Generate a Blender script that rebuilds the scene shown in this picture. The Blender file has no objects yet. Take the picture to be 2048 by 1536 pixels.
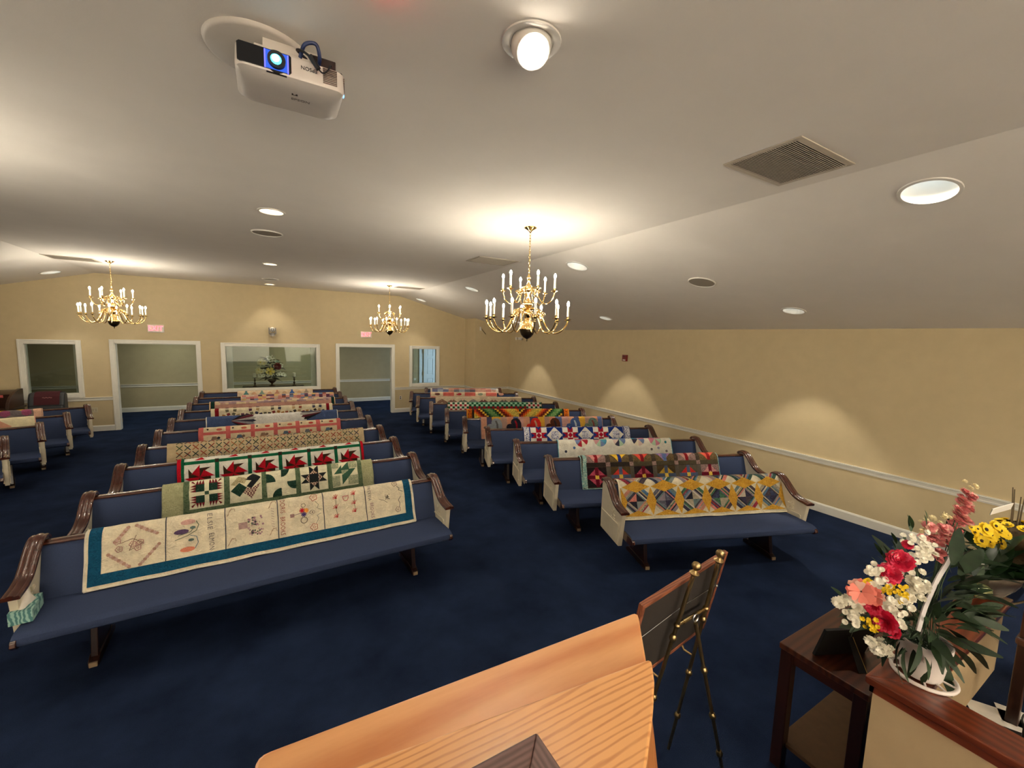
import bpy, bmesh, math, random
from mathutils import Vector, Matrix, noise
from mathutils.geometry import tessellate_polygon
random.seed(7)
PI = math.pi
SC = bpy.context.scene
COL = SC.collection
D = bpy.data

# ------------------------------------------------------------------ camera, world, exposure
FPX, YAW, PITCH, ROLL, CAMZ = 836.2557, .5273, -.1081, .0292, 2.413
cy, sy, cp, sp = math.cos(YAW), math.sin(YAW), math.cos(PITCH), math.sin(PITCH)
FW = Vector((sy*cp, cy*cp, sp)); _rt = Vector((cy, -sy, 0)); _up = _rt.cross(FW)
RT = math.cos(ROLL)*_rt + math.sin(ROLL)*_up
UP = -math.sin(ROLL)*_rt + math.cos(ROLL)*_up
EYE = Vector((0, 0, CAMZ))
cam_d = D.cameras.new('camera'); cam = D.objects.new('camera', cam_d); COL.objects.link(cam)
M3 = Matrix((RT, UP, -FW)).transposed()
cam.matrix_world = Matrix.Translation(EYE) @ M3.to_4x4()
cam_d.sensor_width = 36; cam_d.lens = FPX*36/2048; cam_d.clip_start = .02
SC.camera = cam

W = D.worlds.new('world'); SC.world = W; W.use_nodes = True
W.node_tree.nodes['Background'].inputs[0].default_value = (.5, .45, .4, 1)
W.node_tree.nodes['Background'].inputs[1].default_value = .0
SC.view_settings.view_transform = 'Standard'; SC.view_settings.look = 'None'
SC.view_settings.gamma = 1; SC.view_settings.use_curve_mapping = False
SC.view_settings.exposure = 1.8
SC.cycles.use_denoising = True
SC.cycles.max_bounces = 8; SC.cycles.diffuse_bounces = 5; SC.cycles.glossy_bounces = 4
SC.cycles.transparent_max_bounces = 12; SC.cycles.transmission_bounces = 6
SC.cycles.sample_clamp_indirect = 4; SC.cycles.caustics_reflective = False; SC.cycles.caustics_refractive = False
BULB = 122.0        # candle bulb radiance
CAN_W = 20.0        # recessed can spot
STAGE_FILL_W = 10.0      # added fill lamps over the stage, unseen behind the camera
BOUNCE_FILL_W = 560.0      # added fill lamps, bounced off the front wall behind the camera
EYE_W = 8.0        # aimed eyeball lamp
LAMP_COL = (1, .90, .74)
CAN_COL = (1, .92, .76)

def at(u, v, depth):
    d = FW + RT*((u-1024)/FPX) - UP*((v-768)/FPX)
    return EYE + d*depth
def at_z(u, v, z):
    d = FW + RT*((u-1024)/FPX) - UP*((v-768)/FPX)
    return EYE + d*((z-CAMZ)/d.z)

# ------------------------------------------------------------------ colours and materials
def lin(c):
    c = c/255.0
    return c/12.92 if c <= .04045 else ((c+.055)/1.055)**2.4
def S(r, g, b): return (lin(r), lin(g), lin(b), 1)
MATS = {}
def newmat(key):
    m = D.materials.new(key); m.use_nodes = True
    nt = m.node_tree; return m, nt, nt.nodes['Principled BSDF']
def link(nt, a, b): nt.links.new(a, b)
def coords(nt, scale=(1, 1, 1), kind='Object'):
    tc = nt.nodes.new('ShaderNodeTexCoord'); mp = nt.nodes.new('ShaderNodeMapping')
    mp.inputs['Scale'].default_value = scale
    link(nt, tc.outputs[kind], mp.inputs['Vector']); return mp.outputs['Vector']
def tex_noise(nt, vec, scale, detail=3, rough=.55, dist=0):
    n = nt.nodes.new('ShaderNodeTexNoise'); n.inputs['Scale'].default_value = scale
    n.inputs['Detail'].default_value = detail; n.inputs['Roughness'].default_value = rough
    n.inputs['Distortion'].default_value = dist
    link(nt, vec, n.inputs['Vector']); return n
def ramp(nt, fac, stops):
    r = nt.nodes.new('ShaderNodeValToRGB'); e = r.color_ramp.elements
    while len(e) < len(stops): e.new(.5)
    for x, (p, c) in zip(e, stops): x.position = p; x.color = c
    link(nt, fac, r.inputs['Fac']); return r.outputs['Color']
def bump(nt, b, h, strength, dist):
    n = nt.nodes.new('ShaderNodeBump'); n.inputs['Strength'].default_value = strength
    n.inputs['Distance'].default_value = dist
    link(nt, h, n.inputs['Height']); link(nt, n.outputs['Normal'], b.inputs['Normal'])
def mul(c, k): return (min(c[0]*k, 1), min(c[1]*k, 1), min(c[2]*k, 1), 1)

def plain(key, col, rough=.5, metal=0, spec=.5, var=.06, nscale=18, bmp=0, bscale=60, coat=0):
    if key in MATS: return MATS[key]
    m, nt, b = newmat(key)
    v = coords(nt)
    n = tex_noise(nt, v, nscale)
    c = ramp(nt, n.outputs['Fac'], [(.3, mul(col, 1-var)), (.7, mul(col, 1+var))])
    link(nt, c, b.inputs['Base Color'])
    b.inputs['Roughness'].default_value = rough; b.inputs['Metallic'].default_value = metal
    b.inputs['Specular IOR Level'].default_value = spec; b.inputs['Coat Weight'].default_value = coat
    if bmp: bump(nt, b, tex_noise(nt, v, bscale).outputs['Fac'], bmp, .004)
    MATS[key] = m; return m
def wood(key, dark, light, axis='X', scale=1.0, rough=.3, coat=.3, bands=9, dist=3, stops=(.12, .85)):
    if key in MATS: return MATS[key]
    m, nt, b = newmat(key)
    sc = {'X': (.12, 1, 1), 'Y': (1, .12, 1), 'Z': (1, 1, .12)}[axis]
    v = coords(nt, tuple(s*scale for s in sc))
    n1 = tex_noise(nt, v, 3, 3)
    w = nt.nodes.new('ShaderNodeTexWave'); w.wave_type = 'BANDS'; w.bands_direction = {'X': 'Y', 'Y': 'X', 'Z': 'X'}[axis]
    w.inputs['Scale'].default_value = bands; w.inputs['Distortion'].default_value = dist
    w.inputs['Detail'].default_value = 3; w.inputs['Detail Scale'].default_value = 1.2
    link(nt, v, w.inputs['Vector'])
    fine = tex_noise(nt, v, 60, 2)
    mx = nt.nodes.new('ShaderNodeMath'); mx.operation = 'MULTIPLY_ADD'; mx.inputs[1].default_value = .35
    link(nt, fine.outputs['Fac'], mx.inputs[0]); 
    m2 = nt.nodes.new('ShaderNodeMath'); m2.operation = 'MULTIPLY'; m2.inputs[1].default_value = .65
    link(nt, w.outputs['Fac'], m2.inputs[0]); link(nt, m2.outputs[0], mx.inputs[2])
    c = ramp(nt, mx.outputs[0], [(stops[0], dark), (stops[1], light)])
    link(nt, c, b.inputs['Base Color'])
    b.inputs['Roughness'].default_value = rough; b.inputs['Coat Weight'].default_value = coat
    b.inputs['Coat Roughness'].default_value = .12
    bump(nt, b, mx.outputs[0], .08, .002)
    MATS[key] = m; return m
def fabric(col, prnt=None, col2=None, scale=1.0, pucker=.75):
    key = 'fabric_%d_%d_%d_%s_%s' % (col[0]*999, col[1]*999, col[2]*999, prnt, None if col2 is None else '%d_%d_%d' % tuple(int(x*99) for x in col2[:3]))
    if key in MATS: return MATS[key]
    m, nt, b = newmat(key)
    v = coords(nt)
    n = tex_noise(nt, v, 14, 3)
    base = ramp(nt, n.outputs['Fac'], [(.3, mul(col, .86)), (.7, mul(col, 1.1))])
    if prnt:
        if prnt == 'check':
            t = nt.nodes.new('ShaderNodeTexChecker'); t.inputs['Scale'].default_value = 75*scale
            link(nt, v, t.inputs['Vector']); fac = t.outputs['Fac']
        elif prnt == 'dots':
            t = nt.nodes.new('ShaderNodeTexVoronoi'); t.inputs['Scale'].default_value = 55*scale
            link(nt, v, t.inputs['Vector'])
            r = nt.nodes.new('ShaderNodeMath'); r.operation = 'LESS_THAN'; r.inputs[1].default_value = .22
            link(nt, t.outputs['Distance'], r.inputs[0]); fac = r.outputs[0]
        else:
            t = tex_noise(nt, v, 48*scale, 2, .6, 1.5)
            r = nt.nodes.new('ShaderNodeMath'); r.operation = 'GREATER_THAN'; r.inputs[1].default_value = .54
            link(nt, t.outputs['Fac'], r.inputs[0]); fac = r.outputs[0]
        mx = nt.nodes.new('ShaderNodeMix'); mx.data_type = 'RGBA'
        link(nt, fac, mx.inputs[0]); link(nt, base, mx.inputs[6]); mx.inputs[7].default_value = col2 or mul(col, .4)
        base = mx.outputs[2]
    link(nt, base, b.inputs['Base Color'])
    b.inputs['Roughness'].default_value = .9; b.inputs['Specular IOR Level'].default_value = .15
    n2 = tex_noise(nt, coords(nt, (1, .7, 1.5)), 24, 3, .55, 1.6)
    bump(nt, b, n2.outputs['Fac'], pucker, .02)
    MATS[key] = m; return m
def emit(key, col, strength):
    if key in MATS: return MATS[key]
    m, nt, b = newmat(key)
    b.inputs['Base Color'].default_value = col; b.inputs['Emission Color'].default_value = col
    b.inputs['Emission Strength'].default_value = strength
    MATS[key] = m; return m
def glass(key, tint=(.86, .9, .86, 1), ior=1.45):
    if key in MATS: return MATS[key]
    m, nt, b = newmat(key); nt.nodes.remove(b)
    t = nt.nodes.new('ShaderNodeBsdfTransparent'); t.inputs[0].default_value = tint
    g = nt.nodes.new('ShaderNodeBsdfGlossy'); g.inputs['Roughness'].default_value = .015
    f = nt.nodes.new('ShaderNodeFresnel'); f.inputs[0].default_value = ior
    mx = nt.nodes.new('ShaderNodeMixShader')
    link(nt, f.outputs[0], mx.inputs[0]); link(nt, t.outputs[0], mx.inputs[1]); link(nt, g.outputs[0], mx.inputs[2])
    link(nt, mx.outputs[0], nt.nodes['Material Output'].inputs[0])
    MATS[key] = m; return m

WHITE_TRIM = plain('white_trim_paint', S(226, 224, 214), .35, var=.02)
CREAM_PEW = plain('cream_pew_paint', S(214, 205, 182), .45, var=.03)
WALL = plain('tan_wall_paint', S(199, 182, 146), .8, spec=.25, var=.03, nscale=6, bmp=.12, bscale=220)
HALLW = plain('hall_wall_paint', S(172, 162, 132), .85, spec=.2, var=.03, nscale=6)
CEIL = plain('ceiling_paint', S(234, 228, 219), .9, spec=.2, var=.015, nscale=3, bmp=.1, bscale=150)
MAHOG = plain('mahogany', S(70, 34, 23), .22, var=.25, nscale=7, coat=.8)
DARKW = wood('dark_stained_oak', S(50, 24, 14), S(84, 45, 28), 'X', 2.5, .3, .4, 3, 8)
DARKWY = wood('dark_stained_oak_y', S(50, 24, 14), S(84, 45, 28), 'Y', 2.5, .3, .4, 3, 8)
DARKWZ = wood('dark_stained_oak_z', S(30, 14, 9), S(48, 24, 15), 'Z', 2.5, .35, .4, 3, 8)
PINE = wood('pine', S(216, 140, 84), S(240, 178, 120), 'X', 2.2, .36, .35, 1.6, 14)
PINEF = wood('pine_lined', S(188, 110, 52), S(238, 176, 112), 'X', 3.0, .36, .35, 9, 5, (.0, .42))
PINE_SHADE = wood('pine_shaded', S(176, 104, 48), S(206, 138, 76), 'Z', 3, .4, .3, 3, 6)  # same pine, with the shade of the side away from light in its colour
WALNUT = wood('walnut', S(78, 52, 48), S(116, 84, 78), 'Y', 7, .5, .1, 6, 4)
NAVY = plain('navy_upholstery', S(53, 65, 95), .85, spec=.2, var=.12, nscale=240, bmp=.35, bscale=420)
BRASS = plain('polished_brass', (.86, .62, .25, 1), .14, 1, var=.05)
ABRASS = plain('antique_brass', (.42, .30, .14, 1), .35, 1, var=.1)
DBRASS = plain('dark_bronze', (.10, .075, .045, 1), .35, 1, var=.1)
BLACK = plain('black_plastic', S(20, 20, 22), .4, var=.05)
WHITEP = plain('white_plastic', S(222, 218, 210), .35, var=.02)
GREYP = plain('grey_plastic', S(150, 146, 140), .5, var=.03)
STEEL = plain('steel', (.55, .55, .55, 1), .3, 1, var=.05)
IVORY = plain('ivory_candle', S(240, 232, 210), .4, var=.02)
BULBM = emit('lamp_glow', LAMP_COL+(1,), BULB)
CANLENS = emit('can_lens', (1, .93, .80, 1), 1.6)
CANLENS2 = emit('can_lens_pale', (.86, .93, 1, 1), .5)
PANE = glass('window_glass')

def carpet_mat():
    m, nt, b = newmat('navy_carpet')
    v = coords(nt)
    a = tex_noise(nt, v, 2.2, 4, .6); f = tex_noise(nt, v, 260, 2, .6)
    ad = nt.nodes.new('ShaderNodeMath'); ad.operation = 'MULTIPLY_ADD'; ad.inputs[1].default_value = .5
    link(nt, f.outputs['Fac'], ad.inputs[0]); link(nt, a.outputs['Fac'], ad.inputs[2])
    c = ramp(nt, ad.outputs[0], [(.5, S(22, 31, 52)), (1.0, S(38, 51, 80))])
    link(nt, c, b.inputs['Base Color']); b.inputs['Roughness'].default_value = 1
    b.inputs['Specular IOR Level'].default_value = .05
    bump(nt, b, f.outputs['Fac'], .6, .006)
    return m
CARPET = carpet_mat()

# ------------------------------------------------------------------ mesh helpers
class MB:
    def __init__(s): s.v = []; s.f = []; s.m = []
    def add(s, vs, fs, mat=0):
        o = len(s.v); s.v += [tuple(x) for x in vs]
        s.f += [tuple(i+o for i in f) for f in fs]; s.m += [mat]*len(fs); return s
    def box(s, x0, y0, z0, x1, y1, z1, mat=0, M=None):
        vs = [Vector((x, y, z)) for x in (x0, x1) for y in (y0, y1) for z in (z0, z1)]
        if M: vs = [M @ v for v in vs]
        return s.add(vs, [(0, 1, 3, 2), (4, 6, 7, 5), (0, 4, 5, 1), (2, 3, 7, 6), (0, 2, 6, 4), (1, 5, 7, 3)], mat)
    def prism(s, prof, axis, a, b, mat=0):
        n = len(prof)
        def P(p, t): return (t, p[0], p[1]) if axis == 'x' else ((p[0], t, p[1]) if axis == 'y' else (p[0], p[1], t))
        vs = [P(p, a) for p in prof]+[P(p, b) for p in prof]
        fs = [tuple(range(n-1, -1, -1)), tuple(range(n, 2*n))]+[(i, (i+1) % n, n+(i+1) % n, n+i) for i in range(n)]
        return s.add(vs, fs, mat)
    def tube(s, path, r, n=8, mat=0, caps=True, closed=False):
        path = [Vector(p) for p in path]; k = len(path)
        rs = r if isinstance(r, (list, tuple)) else [r]*k
        vs = []; prev = None
        for i, p in enumerate(path):
            if closed: t = path[(i+1) % k]-path[i-1]
            else: t = path[min(i+1, k-1)]-path[max(i-1, 0)]
            t.normalize()
            if prev is None:
                a = Vector((0, 0, 1)) if abs(t.z) < .9 else Vector((1, 0, 0))
                x = t.cross(a).normalized()
            else: x = (prev-t*prev.dot(t)).normalized()
            prev = x; y = t.cross(x)
            for j in range(n):
                q = 2*PI*j/n; vs.append(p+(x*math.cos(q)+y*math.sin(q))*rs[i])
        fs = []
        for i in range(k if closed else k-1):
            i2 = (i+1) % k
            for j in range(n): fs.append((i*n+j, i*n+(j+1) % n, i2*n+(j+1) % n, i2*n+j))
        if caps and not closed:
            fs.append(tuple(range(n-1, -1, -1))); fs.append(tuple((k-1)*n+j for j in range(n)))
        return s.add(vs, fs, mat)
    def lathe(s, prof, n=24, c=(0, 0, 0), mat=0, M=None):
        vs = []; k = len(prof)
        for r, z in prof:
            for j in range(n):
                q = 2*PI*j/n; v = Vector((r*math.cos(q), r*math.sin(q), z))
                if M: v = M @ v
                vs.append(v+Vector(c))
        fs = [(i*n+j, i*n+(j+1) % n, (i+1)*n+(j+1) % n, (i+1)*n+j) for i in range(k-1) for j in range(n)]
        if prof[0][0] > 1e-6: fs.append(tuple(range(n-1, -1, -1)))
        if prof[-1][0] > 1e-6: fs.append(tuple((k-1)*n+j for j in range(n)))
        return s.add(vs, fs, mat)
    def ball(s, c, r, n=10, mat=0, sq=(1, 1, 1)):
        h = max(4, n//2)
        prof = [(max(math.sin(PI*i/h), 0)*r, -math.cos(PI*i/h)*r) for i in range(h+1)]
        vs = []; 
        for rr, z in prof:
            for j in range(n):
                q = 2*PI*j/n; vs.append((c[0]+rr*math.cos(q)*sq[0], c[1]+rr*math.sin(q)*sq[1], c[2]+z*sq[2]))
        fs = [(i*n+j, i*n+(j+1) % n, (i+1)*n+(j+1) % n, (i+1)*n+j) for i in range(h) for j in range(n)]
        return s.add(vs, fs, mat)
    def mesh(s, name, mats, smooth=None):
        me = D.meshes.new(name); me.from_pydata(s.v, [], s.f)
        mats = mats if isinstance(mats, (list, tuple)) else [mats]
        for x in mats: me.materials.append(x)
        if len(mats) > 1: me.polygons.foreach_set('material_index', s.m)
        bm = bmesh.new(); bm.from_mesh(me)
        bmesh.ops.remove_doubles(bm, verts=bm.verts, dist=1e-6)
        bmesh.ops.recalc_face_normals(bm, faces=bm.faces); bm.to_mesh(me); bm.free()
        if smooth is not None:
            me.shade_smooth(); me.set_sharp_from_angle(angle=math.radians(smooth))
        return me
    def build(s, name, mats, parent=None, smooth=None, bevel=0, loc=None, rot=None):
        return place(name, s.mesh(name, mats, smooth), parent, bevel, loc, rot)
def place(name, me, parent=None, bevel=0, loc=None, rot=None):
    o = D.objects.new(name, me); COL.objects.link(o)
    if parent: o.parent = parent
    if loc is not None: o.location = loc
    if rot is not None: o.rotation_euler = rot
    if bevel:
        b = o.modifiers.new('bevel', 'BEVEL'); b.width = bevel; b.segments = 2; b.limit_method = 'ANGLE'; b.angle_limit = math.radians(40)
    return o
def tag(o, label=None, cat=None, group=None, kind=None):
    if label: o['label'] = label
    if cat: o['category'] = cat
    if group: o['group'] = group
    if kind: o['kind'] = kind
    return o
def thing(name, label, cat, loc=(0, 0, 0), rz=0, group=None, rot=None):
    o = D.objects.new(name, None); COL.objects.link(o); o.location = loc
    o.rotation_euler = rot or (0, 0, rz); o.empty_display_size = .1
    return tag(o, label, cat, group)
def copy_tree(o, parent=None):
    c = o.copy(); COL.objects.link(c)
    if parent: c.parent = parent
    for ch in list(o.children): copy_tree(ch, c)
    return c
def struct(name, mb, mats, **k): return tag(mb.build(name, mats, **k), kind='structure')

# ------------------------------------------------------------------ room shell
XL, XR, YB, YF = -6.82, 6.987, 13.03, -4.2
CX0, CX1, ZC, ZW = -3.33, 3.5, 3.61, 2.683
HY = 15.7                                                            # back wall of the hall behind
struct('floor', MB().box(XL-.2, YF, -.1, XR+.2, HY+.1, 0), CARPET)
# ceiling: flat middle and two sloping sides, with holes cut for the recessed lamps
KS = (ZC-ZW)/(XR-CX1); KL = (ZC-ZW)/(CX0-XL)
def ceil_z(x):
    if x > CX1: return ZC-KS*(x-CX1)
    if x < CX0: return ZC-KL*(CX0-x)
    return ZC
CANS = [(.06, 4.99, .105), (.06, 8.78, .105), (.06, 12.47, .105),
        (3.93, 1.17, .145), (3.93, 4.96, .145), (3.955, 8.70, .145), (3.98, 12.38, .145),
        (6.17, 3.07, .125), (6.17, 6.75, .125), (6.17, 10.43, .125), (6.17, -.65, .125),
        (-3.81, 12.27, .145), (-3.81, 8.7, .145), (-3.81, 4.96, .145), (-3.81, 1.2, .145), (-6.0, 6.75, .125), (-6.0, 10.43, .125), (1.6, -1.0, .105), (-1.6, -1.0, .105)]  # last two are fill lamps added behind the camera
EYEB = (.955, 1.565, .095)
def ceiling_panel(name, x0, x1):
    bm = bmesh.new()
    def P(x, y): return bm.verts.new((x, y, ceil_z(x)))
    def loop(vs): return [bm.edges.new((vs[i], vs[(i+1) % len(vs)])) for i in range(len(vs))]
    es = loop([P(x0, YF), P(x1, YF), P(x1, YB), P(x0, YB)])
    for x, y, r in CANS+[EYEB]:
        if x0 < x < x1: es += loop([P(x+r*math.cos(q*PI/16), y+r*math.sin(q*PI/16)) for q in range(32)])
    bmesh.ops.triangle_fill(bm, use_beauty=True, edges=es)
    bmesh.ops.recalc_face_normals(bm, faces=bm.faces)
    me = D.meshes.new(name); bm.to_mesh(me); bm.free(); me.materials.append(CEIL)
    return tag(place(name, me), kind='structure')
ceiling_panel('ceiling', CX0, CX1); ceiling_panel('ceiling', CX1, XR); ceiling_panel('ceiling', XL, CX0)
struct('wall_right', MB().box(XR, YF, 0, XR+.12, HY+.1, 3.0), WALL)
struct('wall_left', MB().box(XL-.12, YF, 0, XL, HY+.1, 3.0), WALL)
struct('wall_front', MB().box(XL-.12, YF-.12, 0, XR+.12, YF, 3.8), plain('bounce_wall_paint', S(232, 226, 214), .8, var=.02))  # unseen wall kept near-white so it bounces the added fill
# back wall with three windows and two double doorways
OPEN = {'window_1': (-4.56, -3.745, .89, 2.01), 'door_1': (-3.10, -1.572, 0, 2.04), 'window_2': (-.985, 1.16, .89, 2.01),
        'door_2': (1.75, 3.27, 0, 2.04), 'window_3': (3.90, 4.72, .89, 2.01)}
xs = sorted({XL, 5.72}|{v[0] for v in OPEN.values()}|{v[1] for v in OPEN.values()}); zs = [0, .89, 2.01, 2.04, 3.75]
wb = MB()
for i in range(len(xs)-1):
    for j in range(len(zs)-1):
        xm, zm = (xs[i]+xs[i+1])/2, (zs[j]+zs[j+1])/2
        if any(a < xm < b and c < zm < d for a, b, c, d in OPEN.values()): continue
        wb.box(xs[i], YB, zs[j], xs[i+1], YB+.13, zs[j+1])
struct('wall_back', wb, WALL)
struct('wall_alcove', MB().box(5.715, 12.235, 0, XR, YB+.13, 3.4), WALL)
# hall behind
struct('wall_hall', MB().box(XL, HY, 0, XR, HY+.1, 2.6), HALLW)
struct('ceiling_hall', MB().box(XL, YB+.13, 2.5, XR, HY, 2.56), CEIL)
rail_prof = lambda y, s: [(y, .715), (y+s*.012, .715), (y+s*.016, .735), (y+s*.012, .742), (y+s*.018, .775), (y+s*.034, .782), (y+s*.034, .797), (y, .797)]
base_prof = lambda y, s: [(y, 0), (y+s*.018, 0), (y+s*.018, .108), (y+s*.01, .128), (y, .13)]
nt_ = [0]
def rail(x0, x1, y, s=-1):
    nt_[0] += 1; struct('trim_%d' % nt_[0], MB().prism(rail_prof(y, s), 'x', x0, x1), WHITE_TRIM)
def rail_y(x, y0, y1, s=-1):
    nt_[0] += 1; struct('trim_%d' % nt_[0], MB().prism([(a, b) for a, b in rail_prof(x, s)], 'y', y0, y1), WHITE_TRIM)
def base(name, x0, x1, y, s=-1): struct(name, MB().prism(base_prof(y, s), 'x', x0, x1), WHITE_TRIM)
for x0, x1 in ((XL, -3.19), (-1.48, 1.66), (3.36, 5.715)):
    rail(x0, x1, YB); base('baseboard_back', x0, x1, YB)
rail(5.70, XR, 12.235); base('baseboard_alcove', 5.70, XR, 12.235)
rail_y(5.715, 12.235, YB); struct('baseboard_alcove', MB().prism(base_prof(5.715, -1), 'y', 12.235, YB), WHITE_TRIM)
rail_y(XR, YF, 12.235); struct('baseboard_right', MB().prism(base_prof(XR, -1), 'y', YF, 12.235), WHITE_TRIM)
rail_y(XL, YF, YB, 1); struct('baseboard_left', MB().prism(base_prof(XL, 1), 'y', YF, YB), WHITE_TRIM)
rail(XL, 4.86, HY); base('baseboard_hall', XL, 4.86, HY); rail(6.2, XR, HY)
# casings, sashes, glass, door leaves
def casing(root, x0, x1, z0, z1, w=.088, bottom=True, y=YB, s=-1, mat=None):
    mat = mat or WHITE_TRIM
    def board(name, a, b, c, d):
        m = MB().box(a, min(y, y+s*.022), c, b, max(y, y+s*.022), d)
        if b-a > d-c: m.box(a, min(y, y+s*.03), (d-.03) if c > z0 else c, b, max(y, y+s*.03), d if c > z0 else c+.03)
        elif a < x0: m.box(a, min(y, y+s*.03), c, a+.03, max(y, y+s*.03), d)
        else: m.box(b-.03, min(y, y+s*.03), c, b, max(y, y+s*.03), d)
        m.build(name, mat, root, bevel=.003)
    board('casing_side', x0-w, x0, z0-(w if bottom else 0), z1+w); board('casing_side', x1, x1+w, z0-(w if bottom else 0), z1+w)
    board('casing_head', x0, x1, z1, z1+w)
    if bottom: board('casing_sill', x0, x1, z0-w, z0)
def liner(root, x0, x1, z0, z1, y0, y1, bottom=True, t=.012):
    m = MB().box(x0, y0, z0, x0+t, y1, z1).box(x1-t, y0, z0, x1, y1, z1).box(x0, y0, z1-t, x1, y1, z1)
    if bottom: m.box(x0, y0, z0, x1, y1, z0+t)
    m.build('jamb', WHITE_TRIM, root)
for k, (x0, x1, z0, z1) in OPEN.items():
    r = D.objects.new(k, None); COL.objects.link(r); r['kind'] = 'structure'; r.location = (0, 0, 0)
    win = k.startswith('window')
    casing(r, x0, x1, z0, z1, bottom=win); liner(r, x0, x1, z0, z1, YB-.005, YB+.135, win)
    if win:
        MB().box(x0+.01, YB+.06, z0+.01, x1-.01, YB+.066, z1-.01).build('pane', PANE, r)
    else:
        for sx, xh in ((-1, x0), (1, x1)):
            lf = MB().box(xh-sx*.005, YB+.14, .012, xh+sx*.735, YB+.178, z1-.012)
            for zz in (.2, 1.0, 1.82): lf.box(xh-sx*.012, YB+.138, zz-.05, xh-sx*.004, YB+.18, zz+.05, 1)
            lf.build('door_leaf', [WHITE_TRIM, ABRASS], r)
# panelled door at the end of the hall, seen through the right-hand window
DOORP = plain('hall_door_paint', S(214, 224, 234), .4, var=.02)
r = D.objects.new('door_3', None); COL.objects.link(r); r['kind'] = 'structure'; r.location = (0, 0, 0)
casing(r, 5.10, 6.02, 0, 2.04, bottom=False, y=HY, w=.12, mat=DOORP)
dm = MB().box(5.15, HY-.03, .01, 5.98, HY-.012, 2.03)
for a, b in ((5.15, 5.27), (5.52, 5.60), (5.86, 5.98)): dm.box(a, HY-.045, .01, b, HY-.03, 2.03)
for a, b in ((.01, .22), (.78, .92), (1.55, 1.66), (1.93, 2.03)): dm.box(5.15, HY-.0445, a, 5.98, HY-.03, b)
for a, b in ((5.27, 5.52), (5.60, 5.86)):
    for c, d in ((.22, .78), (.92, 1.55), (1.66, 1.93)): dm.box(a+.035, HY-.04, c+.035, b-.035, HY-.03, d-.035)
dm.build('door_leaf', DOORP, r, bevel=.004)
MB().box(5.115, HY-.05, .9, 5.145, HY-.02, 1.05).box(5.115, HY-.05, 1.75, 5.145, HY-.02, 1.9).build('hinge', ABRASS, r)
# the stage the picture is taken from, and the low L-shaped wall with a wooden cap beside it
struct('floor_stage', MB().box(XL, YF, 0, XR, .63, .55), CARPET)
hw = D.objects.new('wall_low', None); COL.objects.link(hw); hw['kind'] = 'structure'
LOWP = plain('low_wall_paint', S(178, 156, 122), .75, spec=.25, var=.03, nscale=8)
MB().box(2.235, -.6, .55, 2.355, .515, .965).box(2.235, .515, .55, 3.655, .635, .965).build('wall_panel', LOWP, hw)
CAPW = wood('reddish_oak_cap', S(84, 34, 18), S(118, 54, 30), 'Y', 2.5, .3, .5, 3, 8)
CAPX = wood('reddish_oak_cap_x', S(84, 34, 18), S(118, 54, 30), 'X', 2.5, .3, .5, 3, 8)
MB().prism([(2.21, -.6), (2.38, -.6), (2.38, .49), (2.21, .66)], 'z', .965, 1.0).build('wooden_cap', CAPW, hw, bevel=.006)
MB().prism([(2.21, .66), (2.38, .49), (3.68, .49), (3.68, .66)], 'z', .965, 1.0).build('wooden_cap', CAPX, hw, bevel=.006)
MB().box(2.225, -.6, .93, 2.24, .645, .965).box(2.225, .63, .93, 3.66, .645, .965).build('cap_moulding', CAPW, hw)

# ------------------------------------------------------------------ ceiling lamps, vents, speakers
def spot(name, parent, loc, energy, size, blend, col, target=None, r=.05):
    l = D.lights.new(name, 'SPOT'); l.energy = energy; l.spot_size = math.radians(size); l.spot_blend = blend
    l.color = col; l.shadow_soft_size = r
    o = D.objects.new(name, l); COL.objects.link(o); o.parent = parent; o.location = loc
    if target is not None:
        d = Vector(target)-Vector(loc); o.rotation_euler = d.to_track_quat('-Z', 'Y').to_euler()
    return o
CANW = plain('can_baffle', S(232, 226, 212), .5, var=.01)
CAN_LABELS = ['nearest of the three recessed lamps along the ceiling centre line, beyond the projector', 'middle one of the three recessed lamps along the ceiling centre line', 'farthest recessed lamp of the centre line, above the white camera',
 'large recessed lamp in the sloping ceiling beside the big square vent', 'recessed lamp in the sloping ceiling just right of the nearest chandelier chain', 'recessed lamp in the sloping ceiling left of the nearest chandelier', 'recessed lamp in the sloping ceiling right of the small far chandelier',
 'recessed lamp low on the slope above the right wall, nearest of its row', 'recessed lamp low on the slope near the red fire alarm', 'recessed lamp low on the slope behind the nearest chandelier', 'recessed lamp low on the right slope beyond the picture edge',
 'recessed lamp in the left slope above the left window', 'recessed lamp high in the left slope, second from the back wall', 'recessed lamp high in the left slope, third from the back wall', 'recessed lamp high in the left slope beside the stage', 'recessed lamp low on the left slope by the left wall', 'recessed lamp low on the left slope near the recliner', 'fill lamp added over the stage behind the camera, right one', 'fill lamp added over the stage behind the camera, left one']
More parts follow.
